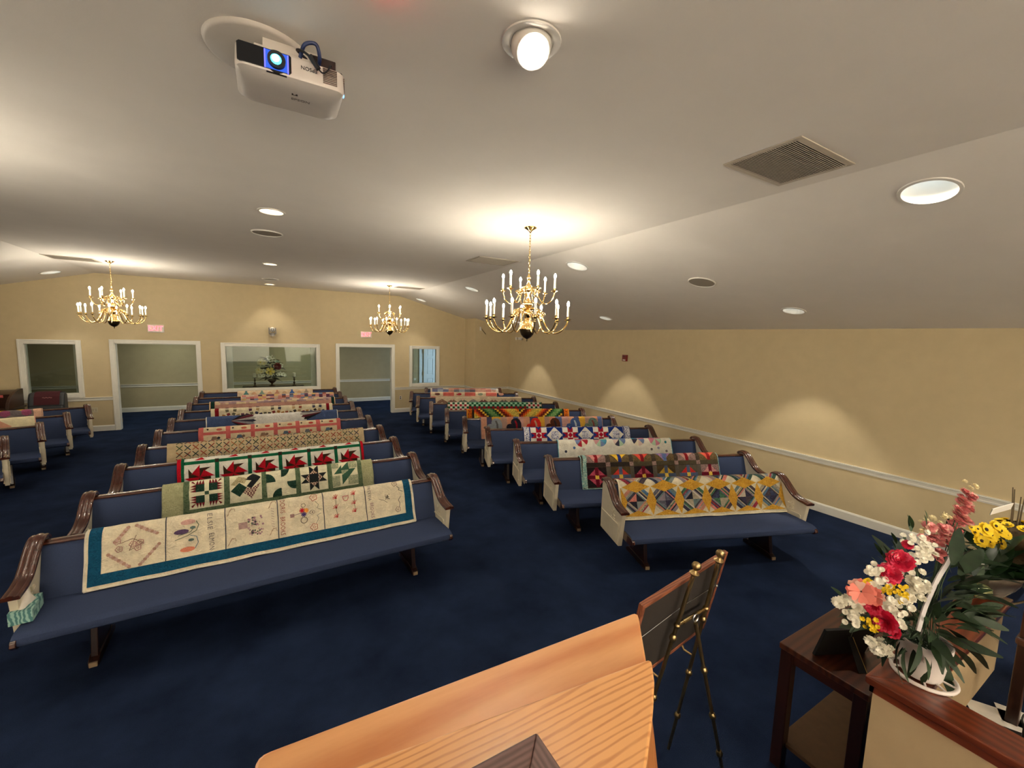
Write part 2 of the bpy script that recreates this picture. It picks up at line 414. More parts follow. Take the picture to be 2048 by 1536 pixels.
for (x, y, r), lab in zip(CANS, CAN_LABELS):
    z = ceil_z(x); k = -KS if x > CX1 else (KL if x < CX0 else 0)
    t = thing('ceiling_lamp', 'round white '+lab, 'ceiling light', (x, y, z), group='recessed ceiling lamps')
    n = 32; m = MB(); ring = []; dep = .34 if k else .10
    rr = [(r+.022, -.001, 0), (r+.02, -.009, 0), (r, -.010, 0), (r-.004, .0, 0), (r-.012, dep*.6, 1), (r-.02, dep+.002, 1)]
    vs = []
    for rad, dz, flat in rr:
        for j in range(n):
            q = 2*PI*j/n; px, py = rad*math.cos(q), rad*math.sin(q)
            vs.append((px, py, (0 if flat else k*px)+dz+(abs(k)*r if flat else 0)))
    fs = [(i*n+j, i*n+(j+1) % n, (i+1)*n+(j+1) % n, (i+1)*n+j) for i in range(len(rr)-1) for j in range(n)]
    MB().add(vs[:4*n], fs[:3*n]).build('trim_ring', WHITEP, t, smooth=40)
    MB().add(vs[3*n:], [tuple(i-3*n for i in f) for f in fs[3*n:]]).build('reflector', CANW, t, smooth=60)
    zl = dep+abs(k)*r
    MB().lathe([(.0, zl), (r-.021, zl)], 24).build('lens', CANLENS2 if k else CANLENS, t)
    stg = y < 1.3
    spot('can_beam', t, (0, 0, .05), (STAGE_FILL_W if not k else CAN_W*1.3) if stg else (CAN_W*1.5 if abs(x) > 5 else CAN_W*.55), 130 if stg else (68 if k else 90), .9 if stg else (.32 if k else .6), CAN_COL, (0, 0, -1), .04)
for x in (-3.0, -1.0, 1.2, 3.2):  # unseen lamps added to light the front wall, whose bounce fills the room
    t = thing('bounce_fill_lamp', 'added fill lamp washing the stage wall behind us, at x %.1f metres' % x if 0 else 'added unseen fill lamp over the stage, %s' % {-3.0: 'far left one', -1.0: 'inner left one', 1.2: 'inner right one', 3.2: 'far right one'}[x], 'fill lamp', (x, YF+1.9, ZC), group='added fill lamps over the stage')
    MB().lathe([(.05, -.001), (.05, -.02), (.012, -.025), (.012, -.10), (.05, -.11), (.06, -.24), (.055, -.24), (.045, -.12), (0, -.118)], 24).build('housing', WHITEP, t, smooth=40)
    spot('bounce_fill_beam', t, (0, 0, -.23), BOUNCE_FILL_W, 120, .8, (1, .90, .76), (0, -1.9, -1.6), .06)
t = thing('eyeball_lamp', 'glaring white swivel lamp in the ceiling right of the projector', 'ceiling light', (EYEB[0], EYEB[1], ZC))
r = EYEB[2]
MB().lathe([(r+.026, -.0005), (r+.024, -.006), (r+.004, -.009), (r-.004, -.006), (r-.008, .02)], 36).build('trim_ring', WHITEP, t, smooth=40)
aim = (Vector((.35, -.5, .6))-Vector((EYEB[0], EYEB[1], ZC))).normalized()
q = Vector((0, 0, -1)).rotation_difference(aim).to_matrix()
prof = [(.082*math.sin(a), -.082*math.cos(a)) for a in [PI*i/12 for i in range(5, 13)]]
prof = [(.060, -.062), (.066, -.058)]+[(.082*math.sin(PI*i/14), -.082*math.cos(PI*i/14)) for i in range(4, 13)]
MB().lathe(prof[1:], 32, (0, 0, -.012), M=q).build('eyeball', WHITEP, t, smooth=40)
MB().lathe([(0, -.060), (.058, -.060)], 32, (0, 0, -.012), M=q).build('lens', emit('eyeball_glow', (1, .93, .82, 1), 14), t)
spot('eyeball_beam', t, tuple(Vector((0, 0, -.012))+aim*.075), EYE_W, 95, .6, (1, .88, .70), tuple(aim*2), .05)

GRILL = plain('vent_enamel', S(190, 180, 164), .5, var=.04)
VDARK = plain('vent_dark', S(96, 88, 80), .8, var=.2)
def vent(x0, y0, x1, y1, label, n=24, along='x'):
    t = thing('ceiling_vent', label, 'vent', ((x0+x1)/2, (y0+y1)/2, ZC), group='square ceiling vents')
    a, b = (x1-x0)/2, (y1-y0)/2; w = .035
    MB().box(-a, -b, -.008, a, -b+w, -.0005).box(-a, b-w, -.008, a, b, -.0005).box(-a, -b+w, -.008, -a+w, b-w, -.0005).box(a-w, -b+w, -.008, a, b-w, -.0005).build('frame', GRILL, t, bevel=.002)
    MB().box(-a+w, -b+w, -.002, a-w, b-w, -.0005).build('backing', VDARK, t)
    m = MB()
    for i in range(n):
        y = -b+w+(2*b-2*w)*(i+.5)/n
        M = Matrix.Translation((0, y, -.006)) @ Matrix.Rotation(math.radians(24), 4, 'X')
        m.box(-a+w, -.0056, -.0008, a-w, .0056, .0008, M=M)
    tag(m.build('louver_slats', GRILL, t), kind='stuff')
    return t
vent(2.655, 1.37, 3.33, 1.85, 'large square grille vent in the ceiling right of the projector', 30)
vent(2.715, 5.72, 3.40, 6.22, 'square ceiling vent beside the nearest chandelier', 24)
vent(2.775, 10.41, 3.44, 10.80, 'flat ceiling vent beside the small far chandelier', 12)
vent(-3.33, 10.34, -2.66, 10.85, 'flat ceiling vent beside the left chandelier', 14)
SPKM = plain('speaker_mesh', S(150, 141, 128), .7, var=.08, nscale=300)
def speaker(x, y, r, label):
    k = -KS if x > CX1 else 0
    t = thing('ceiling_speaker', label, 'speaker', (x, y, ceil_z(x)), rot=(0, -math.atan(k), 0), group='round ceiling speakers')
    MB().lathe([(r, -.001), (r, -.012), (r-.006, -.016), (r-.014, -.012), (r-.014, -.004)], 36).build('rim', WHITEP, t, smooth=40)
    MB().lathe([(0, -.009), (r-.03, -.009), (r-.013, -.005)], 36).build('grille', SPKM, t, smooth=40)
speaker(.02, 6.08, .172, 'round ceiling speaker on the centre line nearest the projector')
speaker(.07, 11.26, .172, 'round ceiling speaker on the centre line near the back wall')
speaker(4.95, 3.62, .172, 'round flush speaker in the right ceiling slope')
t = thing('red_glow_lamp', 'small red light added for the ceiling glow at the top picture edge', 'sensor', (.39, 1.60, ZC))  # small lamp and housing added as the source of a red ceiling glow
MB().lathe([(0, -.016), (.012, -.016), (.022, -.006), (.024, -.0005)], 24).build('housing', WHITEP, t, smooth=40)
MB().ball((0, 0, -.018), .006, 10).build('red_light', emit('red_led', (1, .03, .04, 1), 120), t, smooth=60)

# ------------------------------------------------------------------ chandeliers
def bez(pts, n=8):
    out = []
    P = [Vector(p) for p in pts]
    for i in range(len(P)-1):
        p0, p1, p2, p3 = P[max(i-1, 0)], P[i], P[i+1], P[min(i+2, len(P)-1)]
        for j in range(n):
            t = j/n
            out.append(.5*((2*p1)+(p2-p0)*t+(2*p0-5*p1+4*p2-p3)*t*t+(3*p1-p0-3*p2+p3)*t**3))
    out.append(P[-1]); return out
def chandelier(loc, label):
    t = thing('chandelier', label, 'chandelier', loc, group='brass candle chandeliers')     # z measured down from the ceiling
    MB().lathe([(.0, -.001), (.068, -.001), (.066, -.008), (.045, -.02), (.02, -.035), (.012, -.05), (0, -.052)], 28).build('canopy', BRASS, t, smooth=40)
    m = MB(); z = -.055; i = 0
    while z > -.44:
        c = [(0, .009*math.sin(q), z-.016+.019*math.cos(q)) if i % 2 else (.009*math.sin(q), 0, z-.016+.019*math.cos(q)) for q in [2*PI*j/10 for j in range(10)]]
        m.tube(c, .0028, 6, closed=True); z -= .029; i += 1
    m.build('chain', BRASS, t, smooth=60)
    MB().lathe([(0, -1.225), (.006, -1.222), (.008, -1.212), (.004, -1.20), (.014, -1.193), (.04, -1.18), (.068, -1.15), (.082, -1.115), (.085, -1.095)], 28).build('lower_bowl', DBRASS, t, smooth=50)
    MB().lathe([(.085, -1.095), (.098, -1.09), (.098, -1.082), (.086, -1.075), (.078, -1.04), (.06, -1.005), (.035, -.985), (.022, -.965), (.034, -.945), (.042, -.915), (.034, -.885), (.02, -.87), (.03, -.855), (.048, -.83),
                (.05, -.80), (.034, -.775), (.018, -.76), (.024, -.735), (.022, -.70), (.032, -.675), (.044, -.65), (.036, -.62), (.018, -.60), (.012, -.56), (.02, -.545), (.022, -.525), (.01, -.505), (.004, -.48), (.012, -.465), (.006, -.45), (0, -.447)], 28).build('body', BRASS, t, smooth=50)
    lo = bez([(.03, 0, -.88), (.085, 0, -.862), (.135, 0, -.89), (.18, 0, -.985), (.235, 0, -1.085), (.315, 0, -1.128), (.40, 0, -1.09), (.448, 0, -1.02), (.455, 0, -.985)], 5)
    up = bez([(.02, 0, -.655), (.055, 0, -.632), (.09, 0, -.66), (.115, 0, -.73), (.155, 0, -.795), (.21, 0, -.81), (.262, 0, -.765), (.285, 0, -.70), (.288, 0, -.68)], 5)
    def curl(m, x, z, s):
        c = [(x+s*(.010+.016*(1-q/14))*math.cos(q*.55), 0, z+(.010+.016*(1-q/14))*math.sin(q*.55)) for q in range(14)]
        m.tube(c, [.005-.0002*q for q in range(14)], 6); m.ball((x, 0, z), .010, 8)
    parts = {}
    for nm, path, rad, zc, zt in (('lo', lo, .455, -.985, -.79), ('up', up, .288, -.68, -.49)):
        a = MB(); a.tube(path, .0068, 8); k = len(path)//3
        a.ball(path[k], .013, 8); curl(a, path[k].x+.012, path[k].z+.016, 1); curl(a, path[k-4].x+.014, path[k-4].z-.02, -1); a.ball(path[-6], .010, 8)
        parts[nm] = (a.mesh('arm', BRASS, 50),
                     MB().lathe([(.008, zc-.01), (.016, zc), (.036, zc+.004), (.038, zc+.008), (.014, zc+.010), (.013, zc+.03), (.015, zc+.034), (0, zc+.035)], 20, (rad, 0, 0)).mesh('drip_pan', BRASS, 40),
                     MB().lathe([(0, zc+.03), (.0115, zc+.03), (.0115, zt-.045), (0, zt-.045)], 14, (rad, 0, 0)).mesh('candle', IVORY, 40),
                     MB().lathe([(.006, zt-.046), (.012, zt-.034), (.0135, zt-.024), (.010, zt-.010), (.004, zt), (0, zt+.004)], 10, (rad, 0, 0)).mesh('bulb', BULBM, 60))
    for nm, cnt, ph in (('lo', 12, .13), ('up', 6, .3)):
        for i in range(cnt):
            arm = place('arm', parts[nm][0], t, rot=(0, 0, ph+2*PI*i/cnt))
            place('drip_pan', parts[nm][1], arm); c = place('candle', parts[nm][2], arm); place('bulb', parts[nm][3], arm)
    return t
ch = chandelier((2.479, 3.958, ZC), 'two-tier brass candle chandelier hanging nearest, over the right pews')
for loc, lab in (((2.579, 10.486, ZC), 'small far brass candle chandelier by the right exit sign'), ((-2.48, 10.497, ZC), 'brass candle chandelier hanging above the left pews, by the left exit sign'), ((-2.40, 3.958, ZC), 'brass candle chandelier at the front left, beyond the picture edge')):
    c = copy_tree(ch); c.location = loc; c['label'] = lab
# ------------------------------------------------------------------ pews
# local frame: origin on the floor under the left end of the top rail, +x along the pew, -y to its front
CAPPATH = bez([(y, z, 0) for y, z in [(.078, .838), (.045, .868), (-.01, .877), (-.07, .862), (-.135, .818), (-.20, .762), (-.27, .712), (-.35, .686), (-.42, .678), (-.485, .672)]], 4)
CAPPATH = [Vector((0, p.x, p.y)) for p in CAPPATH]
_pm = {}
def cached(key, fn):
    if key not in _pm: _pm[key] = fn()
    return _pm[key]
def m_panel():
    under = [(p.y, p.z-.012) for p in CAPPATH if p.y > -.462]
    prof = [(.078, .29)]+under+[(-.458, .655), (-.448, .60), (-.402, .288)]
    return MB().prism(prof, 'x', -.022, .022).mesh('end_panel', CREAM_PEW)
def m_cap():
    sec = [(-.044, -.016), (-.048, -.002), (-.042, .009), (-.030, .012), (-.022, .008), (-.014, .015), (0, .019), (.014, .015), (.022, .008), (.030, .012), (.042, .009), (.048, -.002), (.044, -.016)]
    m = MB(); n = len(sec); vs = []
    for i, p in enumerate(CAPPATH):
        t = (CAPPATH[min(i+1, len(CAPPATH)-1)]-CAPPATH[max(i-1, 0)]).normalized(); nr = Vector((0, t.z, -t.y))
        if nr.z < 0: nr = -nr
        k = .75 if i == 0 else 1
        vs += [Vector((x*k, 0, 0))+p+nr*(y*k) for x, y in sec]
    fs = [(i*n+j, i*n+(j+1) % n, (i+1)*n+(j+1) % n, (i+1)*n+j) for i in range(len(CAPPATH)-1) for j in range(n)]
    fs += [tuple(range(n)), tuple((len(CAPPATH)-1)*n+j for j in range(n-1, -1, -1))]
    return m.add(vs, fs).mesh('arm_cap', MAHOG, 50)
def m_mould():
    m = MB()
    for x0, x1 in ((-.031, -.021), (.021, .031)):
        m.prism([(.055, .505), (-.39, .505), (-.384, .518), (.055, .518)], 'x', x0, x1)
        m.prism([(.055, .31), (.043, .31), (.043, .505), (.055, .505)], 'x', x0, x1)
        m.prism([(-.375, .31), (-.362, .31), (-.384, .505), (-.397, .505)], 'x', x0, x1)
        # carved emblem: upright staff with crossing rays
        for a in (70, 20, -35, 110):
            R_ = Matrix.Translation((0, -.25, .585)) @ Matrix.Rotation(math.radians(a), 4, 'X')
            m.box(x0, -.004, -.045, x1, .004, .045, M=R_)
        m.prism([(-.30, .535), (-.20, .535), (-.205, .542), (-.295, .542)], 'x', x0, x1)
    return m.mesh('carved_moulding', CREAM_PEW)
def m_leg():
    m = MB().prism([(-.36, .05), (-.30, .40), (-.06, .40), (-.02, .05)], 'x', -.02, .02)
    m.prism([(-.395, 0), (-.395, .035), (-.34, .062), (0, .062), (.05, .035), (.05, 0)], 'x', -.03, .03)
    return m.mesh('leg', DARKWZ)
GLIDE = plain('worn_foot_tip', S(150, 128, 100), .6, var=.1)
def m_glide(): return MB().box(-.022, -.408, .002, .022, -.393, .034).mesh('foot_tip', GLIDE)
def m_seat(L):
    prof = [(-.09, .395), (-.55, .385), (-.585, .39), (-.605, .405), (-.612, .428), (-.605, .452), (-.585, .466), (-.55, .474), (-.35, .470), (-.10, .462)]
    return MB().prism(prof, 'x', .026, L-.026).mesh('seat', NAVY, 35)
def m_back(L):
    prof = [(-.165, .43), (-.162, .47), (-.05, .79), (-.035, .812), (-.015, .820), (.025, .815), (.028, .79), (-.05, .43)]
    return MB().prism(prof, 'x', .024, L-.024).mesh('backrest', NAVY, 35)
def m_rail(L):
    prof = [(-.036, .817), (-.041, .826), (-.036, .838), (-.018, .844), (.02, .844), (.034, .838), (.036, .817)]
    return MB().prism(prof, 'x', .022, L-.022).mesh('top_rail', MAHOG, 35)
def m_brk(s): return MB().prism([(-.40, .375), (-.53, .372), (-.60, .385), (-.628, .41), (-.62, .44), (-.585, .46), (-.40, .468)], 'x', .022 if s < 0 else -.052, .052 if s < 0 else -.022).mesh('seat_bracket', MAHOG)
def pew(x, y, ang, L, label, group):
    t = thing('church_pew', label, 'pew', (x, y, 0), ang, group)
    P = lambda k, f, loc=None, bev=0: place(k[0], cached(k, f), t, bev, loc)
    for sx in (0, L):
        e = P(('end_panel',), m_panel, (sx, 0, 0), .004)
        place('carved_moulding', cached(('carved_moulding',), m_mould), e)
        P(('arm_cap',), m_cap, (sx, 0, 0))
        P(('seat_bracket', sx > 0), lambda s=(1 if sx else -1): m_brk(s), (sx, 0, 0), .004)
    P(('seat', L), lambda: m_seat(L)); P(('backrest', L), lambda: m_back(L)); P(('top_rail', L), lambda: m_rail(L))
    for lx in (.33, L-.33):
        g = P(('leg',), m_leg, (lx, 0, 0), .004); place('foot_tip', cached(('foot_tip',), m_glide), g)
    return t
AR = math.radians(-19.7); AL = math.radians(19.7)
CROWS = [4.30, 5.26, 6.22, 7.14, 8.11, 9.08, 9.99, 10.97, 11.85, 12.80]
RROWS = [(3.253, 3.39, 2.21), (3.17, 4.433, 2.94), (3.231, 5.375, 3.03), (3.232, 6.364, 3.03), (3.247, 7.375, 3.03), (3.268, 8.362, 3.03), (3.274, 9.375, 3.03), (3.272, 10.367, 3.03), (3.385, 11.322, 2.94), (4.035, 12.009, 2.21)]
CNAMES = ['white quilt with blue border and embroidered names', 'pale green sampler quilt', 'red and green poinsettia quilt', 'beige lattice quilt', 'cream quilt with pink sashing', 'blue and white necktie quilt', 'wedding-ring quilt with red edges', 'dusty pink patch quilt', 'small multicoloured patch quilt', 'sunbonnet quilt below the big window']
RNAMES = ['yellow diamond string quilt', 'brown quilt of crossed diamonds', 'white quilt with fan circles', 'red, white and blue star quilt', 'cowboy hat quilt', 'yellow, orange and green stepped quilt', 'red and green checkerboard quilt', 'grey bow-tie quilt', 'cream quilt with coral rectangles', 'pastel patch quilt nearest the alcove']
CLEFT = [(4.225, 2.2), (5.175, 2.1), (6.125, 2.2), (7.06, 2.1), (8.03, 2.0), (9.01, 1.6), (9.96, .5), (10.94, .4), (11.82, .3), (12.79, 0)]
CP = [pew(-1.475-(.02 if i == 0 else 0), y, math.radians(a), 3.03 if i == 0 else 3.06, 'long navy-cushioned pew under the '+n, 'pews of the middle section') for i, ((y, a), n) in enumerate(zip(CLEFT, CNAMES))]
RP = [pew(x, y, AR, L, 'angled navy-cushioned pew under the '+n, 'pews of the right section') for (x, y, L), n in zip(RROWS, RNAMES)]
LNAMES = ['fourth pew from the back of the left section, cut by the picture edge', 'third pew from the back of the left section, without a quilt in view', 'left section pew under the cream sunbonnet quilt', 'left section pew under the yo-yo quilt, nearest the recliner']
LP = []
for (rx, ry), n in zip([(-3.18, 8.318), (-3.17, 9.33), (-3.15, 10.28), (-3.14, 11.227)], LNAMES):
    LP.append(pew(rx-3.03*math.cos(AL), ry-3.03*math.sin(AL), AL, 3.03, 'navy pew, '+n if n[0] in 'ft' else 'navy '+n, 'pews of the left section'))

# ------------------------------------------------------------------ quilts
PATH = bez([(y, z, 0) for y, z in [(-.205, .478), (-.155, .575), (-.105, .70), (-.066, .80), (-.050, .838), (-.022, .858), (.012, .860), (.042, .845), (.054, .80), (.060, .65), (.062, .45)]], 6)
PL = [0]
for a, b in zip(PATH, PATH[1:]): PL.append(PL[-1]+(b-a).length)
TTOP = PL[31]; TEND = PL[-1]
def drape(s, t, h, seed=0, amp=1.0):
    if t <= 0: i, k = 0, t/(PL[1]-PL[0])
    else:
        i = min(max(j for j in range(len(PL)-1) if PL[j] <= t) if t < TEND else len(PL)-2, len(PL)-2)
        k = (t-PL[i])/(PL[i+1]-PL[i])
    p = PATH[i].lerp(PATH[i+1], k); d = (PATH[min(i+2, len(PATH)-1)]-PATH[max(i-1, 0)]).normalized()
    n = Vector((-d.y, d.x, 0))
    if n.dot(Vector((-1, .3, 0))) < 0 and t < TTOP*.8: n = -n
    f = max(0, min(1, (TTOP*1.05-t)/(TTOP*.5)))
    w = amp*(.0035*noise.noise((s*11, t*11, seed*3.1))+.0035*noise.noise((s*4, t*6, seed*7.7))*f)
    x = s+.004*noise.noise((t*9, seed*1.7, s*2))
    hem = .006*noise.noise((s*5, seed, 2))*max(0, 1-t/.1)
    q = p+n*(h+w+.006)
    return Vector((x, q.x, q.y+hem))
TB = sorted({.0, .07, .14, .21, .28, .33}|{PL[i] for i in range(18, 44, 2)}|{TEND})
def clip(poly, axis, val, keep_less):
    out = []
    for i in range(len(poly)):
        a, b = poly[i], poly[(i+1) % len(poly)]
        ia = (a[axis] <= val) if keep_less else (a[axis] >= val); ib = (b[axis] <= val) if keep_less else (b[axis] >= val)
        if ia: out.append(a)
        if ia != ib:
            k = (val-a[axis])/(b[axis]-a[axis]); out.append((a[0]+(b[0]-a[0])*k, a[1]+(b[1]-a[1])*k))
    return out
def convex(p):
    s = 0
    for i in range(len(p)):
        a, b, c = p[i], p[(i+1) % len(p)], p[(i+2) % len(p)]
        z = (b[0]-a[0])*(c[1]-b[1])-(b[1]-a[1])*(c[0]-b[0])
        if abs(z) < 1e-12: continue
        if s and (z > 0) != (s > 0): return False
        s = z
    return True
class Quilt:
    def __init__(s, p, s0, s1, name_label, mat, t0=0.0, t1=None, seed=1, edge=None, group='quilts draped over the pew backs', amp=1.0, ew=.02):
        s.s0, s.s1, s.t0, s.t1, s.seed, s.amp = s0, s1, t0, TEND if t1 is None else t1, seed, amp
        n = max(8, int((s1-s0)/.03)); ts = []
        k = max(6, int((s.t1-t0)/.024)); ts = [t0+(s.t1-t0)*i/k for i in range(k+1)]
        vs = []; fs = []; nt = len(ts)
        for h in (0, -.011):
            for i in range(n+1):
                for t in ts: vs.append(drape(s0+(s1-s0)*i/n, t, h, seed, amp))
        o = (n+1)*nt
        for i in range(n):
            for j in range(nt-1):
                a = i*nt+j; fs.append((a, a+nt, a+nt+1, a+1)); fs.append((o+a, o+a+1, o+a+nt+1, o+a+nt))
        for i in range(n):
            a = i*nt; fs.append((a, o+a, o+a+nt, a+nt)); b = i*nt+nt-1; fs.append((b, b+nt, o+b+nt, o+b))
        for j in range(nt-1):
            fs.append((j, j+1, o+j+1, o+j)); a = n*nt+j; fs.append((a, o+a, o+a+1, a+1))
        s.o = MB().add(vs, fs).build('quilt', mat, smooth=60)
        dx = .027 if p in CP else 0
        s.o.location = p.location+Vector((dx*math.cos(p.rotation_euler.z), dx*math.sin(p.rotation_euler.z), 0)); s.o.rotation_euler = p.rotation_euler
        tag(s.o, name_label, 'quilt', group)
        if edge is not None:
            r = .007
            pts = [drape(s0+(s1-s0)*i/60, t0, -.004, seed, amp) for i in range(61)]
            m = MB().tube(pts, r, 6)
            for se in (s0, s1): m.tube([drape(se, t, -.004, seed, amp) for t in ts], r, 6)
            m.build('binding', edge, s.o, smooth=60)
    def geo(s, polys, name='patch', h=.003, kind=None, label=None, fine=True):
        """polys: list of (points, material); one part mesh"""
        m = MB(); mats = []
        for pts, mat in polys:
            if mat not in mats: mats.append(mat)
            mi = mats.index(mat)
            pieces = [pts] if convex(pts) else [[pts[i] for i in tri] for tri in tessellate_polygon([[Vector((a, b, 0)) for a, b in pts]])]
            for q in pieces:
                t_lo, t_hi = min(a[1] for a in q), max(a[1] for a in q)
                cuts = [c for c in TB if t_lo+1e-4 < c < t_hi-1e-4]
                bands = []
                rest = q
                for c in cuts:
                    bands.append(clip(rest, 1, c, True)); rest = clip(rest, 1, c, False)
                bands.append(rest)
                for bnd in bands:
                    if len(bnd) < 3: continue
                    x0, x1 = min(a[0] for a in bnd), max(a[0] for a in bnd)
                    ns = max(1, int((x1-x0)/.07)) if fine else 1; rst = bnd
                    for k in range(1, ns+1):
                        if k < ns: a = clip(rst, 0, x0+(x1-x0)*k/ns, True); rst = clip(rst, 0, x0+(x1-x0)*k/ns, False)
                        else: a = rst
                        if len(a) < 3: continue
                        ar = sum(a[i][0]*a[(i+1) % len(a)][1]-a[(i+1) % len(a)][0]*a[i][1] for i in range(len(a)))
                        if abs(ar) < 1e-8: continue
                        if ar < 0: a = a[::-1]
                        m.add([drape(u, min(max(v, s.t0-.004), s.t1), h, s.seed, s.amp) for u, v in a], [tuple(range(len(a)))], mi)
        if not m.v: return None
        me = D.meshes.new(name); me.from_pydata(m.v, [], m.f)
        for x in mats: me.materials.append(x)
        me.polygons.foreach_set('material_index', m.m); me.shade_smooth()
        o = place(name, me, s.o)
        if kind: o['kind'] = kind
        if label: o['label'] = label
        return o
    def rect(s, a, b, c, d): return [(a, c), (b, c), (b, d), (a, d)]
    def line(s, pts, w, mat, acc, closed=False):
        k = len(pts)
        for i in range(k if closed else k-1):
            a, b = Vector(pts[i]), Vector(pts[(i+1) % k]); d = b-a
            if d.length < 1e-6: continue
            d.normalize(); n = Vector((-d.y, d.x))*w/2; e = d*w*.3
            acc.append(([tuple(a-n-e), tuple(b-n+e), tuple(b+n+e), tuple(a+n-e)], mat))
    def text(s, txt, size, at_, mat, rot=-90, name='stitched_name', fit=None):
        cu = D.curves.new('t', 'FONT'); cu.body = txt; cu.size = size; cu.resolution_u = 2; cu.space_character = 1.1
        ob = D.objects.new('t', cu); COL.objects.link(ob); dg = bpy.context.evaluated_depsgraph_get()
        me = D.meshes.new_from_object(ob.evaluated_get(dg)); a = math.radians(rot); ca, sa = math.cos(a), math.sin(a)
        xs = 1 if not fit else fit/max(v.co.x for v in me.vertices)
        for v in me.vertices: v.co.x *= xs
        polys = [([(at_[0]+me.vertices[i].co.x*ca-me.vertices[i].co.y*sa, at_[1]+me.vertices[i].co.x*sa+me.vertices[i].co.y*ca) for i in p.vertices], mat) for p in me.polygons]
        D.objects.remove(ob); D.curves.remove(cu); D.meshes.remove(me)
        return s.geo(polys, name, .0058, fine=False)
def TZ(z): return (z-.44)*(TTOP/.405)          # height read off the photograph -> distance up the drape
def circ(c, r, n=14, a0=0, a1=360, ry=None):
    return [(c[0]+r*math.cos(math.radians(a0+(a1-a0)*i/n)), c[1]+(ry or r)*math.sin(math.radians(a0+(a1-a0)*i/n))) for i in range(n+(0 if a1-a0 == 360 else 1))]
CREAM = fabric(S(226, 214, 186)); TEAL = fabric(S(18, 78, 108), 'floral', S(14, 66, 96)); OFFW = fabric(S(222, 214, 196))
F = lambda r, g, b, *a: fabric(S(r, g, b), *a)
X0 = 1.45                                       # centre pews start at X = -1.45

# 1 white friendship quilt with embroidered blocks
q = Quilt(CP[0], .232, 2.745, 'white quilt with teal border and embroidered name blocks on the front middle pew', CREAM, seed=1, edge=OFFW, amp=1.3)
tA, tB, tT = TZ(.462), TZ(.535), TTOP+.02
q.geo([(q.rect(.25, 2.725, tA, tB), TEAL)], 'border'); q.geo([(q.rect(.25, .322, tB, tT+.10), TEAL)], 'border'); q.geo([(q.rect(2.655, 2.725, tB, tT+.10), TEAL)], 'border')
THR = F(44, 52, 70); RED = F(150, 62, 50); PINK = F(196, 128, 120); MAUV = F(150, 110, 116); GRN = F(92, 108, 84); GREY = F(120, 112, 108); PURP = F(92, 72, 104); BRN = F(120, 92, 78)
a = []
for x in (.70, 1.098, 1.491, 1.871, 2.261): q.line([(x, tB), (x, tT)], .0065, THR, a)
for k_ in a: q.geo([k_], 'seam_stitching', .0055)
q.text('DORIS', .056, (1.513, TZ(.845)), RED, fit=.118); q.text('BROOKS', .054, (1.509, TZ(.705)), RED, fit=.16)
q.text('PRERVIA', .046, (2.287, TZ(.845)), GREY, fit=.145); q.text('BROOKS', .048, (2.300, TZ(.69)), MAUV, fit=.148)
q.text('ELSIE', .050, (.975, TZ(.83)), GREY, fit=.13); q.text('ELMON', .050, (.985, TZ(.68)), GREY, fit=.135)
q.text('D', .085, (2.045, TZ(.80)), PINK, name='stitched_letter')
def flower(c, r, mat, acc, n=5, w=.004):
    pts = []
    for i in range(n*6):
        t = 2*PI*i/(n*6); rr = r*(.72+.28*abs(math.sin(n*t/2))); pts.append((c[0]+rr*math.cos(t), c[1]+rr*math.sin(t)))
    q.line(pts, w, mat, acc, True); q.line(circ(c, r*.3, 8), w*.8, mat, acc, True)
a = []                                          # block 1: wreath of braids and flowers
for p, r_ in (((.40, TZ(.735)), ((.47, TZ(.82)))), ((.52, TZ(.825)), (.645, TZ(.75))), ((.36, TZ(.655)), (.48, TZ(.55))), ((.66, TZ(.67)), (.545, TZ(.55)))):
    for k in range(9):
        u = k/8; c = (p[0]+(r_[0]-p[0])*u, p[1]+(r_[1]-p[1])*u); a.append((circ(c, .013, 7), F(196, 164, 150) if k % 2 else F(176, 138, 120)))
for c in ((.41, TZ(.735)), (.42, TZ(.68)), (.50, TZ(.70)), (.545, TZ(.705)), (.53, TZ(.67))): flower(c, .022, F(176, 132, 124), a, 5, .005)
q.line([(.43, TZ(.72)), (.50, TZ(.74)), (.56, TZ(.70)), (.48, TZ(.66)), (.52, TZ(.76))], .004, BRN, a)
q.geo(a, 'embroidery', .0055, 'stuff')
a = []                                          # block 2: long-stemmed tulips
for c, col, r_ in (((.845, TZ(.79)), F(204, 160, 148), 8), ((.80, TZ(.725)), PURP, 2), ((.84, TZ(.59)), F(208, 128, 100), 8)): a.append((circ(c, .05, 12, ry=.020), col))
q.line([(.90, TZ(.79)), (.915, TZ(.76)), (.90, TZ(.72)), (.84, TZ(.69)), (.76, TZ(.67))], .005, GRN, a)
q.line([(.86, TZ(.69)), (.90, TZ(.675)), (.912, TZ(.63)), (.89, TZ(.59))], .005, F(110, 130, 140), a)
q.line([(.78, TZ(.70)), (.86, TZ(.715)), (.88, TZ(.74))], .005, GRN, a)
for c in ((.875, TZ(.745)), (.865, TZ(.655))): a.append((circ(c, .02, 8, ry=.012), F(96, 116, 110)))
q.geo(a, 'embroidery', .0055, 'stuff')
a = []                                          # block 3: basket of lilac flowers, corner scrolls
a.append((q.rect(1.19, 1.255, TZ(.665), TZ(.715)), F(170, 140, 134)))
rg = random.Random(3)
for k in range(60):
    c = (1.26+rg.random()*.115, TZ(.60)+rg.random()*.155)
    if abs(c[1]-TZ(.70)) > .10-.6*(c[0]-1.26): pass
    a.append((circ(c, .006+.004*rg.random(), 6), rg.choice([F(168, 132, 142), F(150, 110, 124), F(88, 98, 84), F(70, 64, 70), F(190, 160, 150)])))
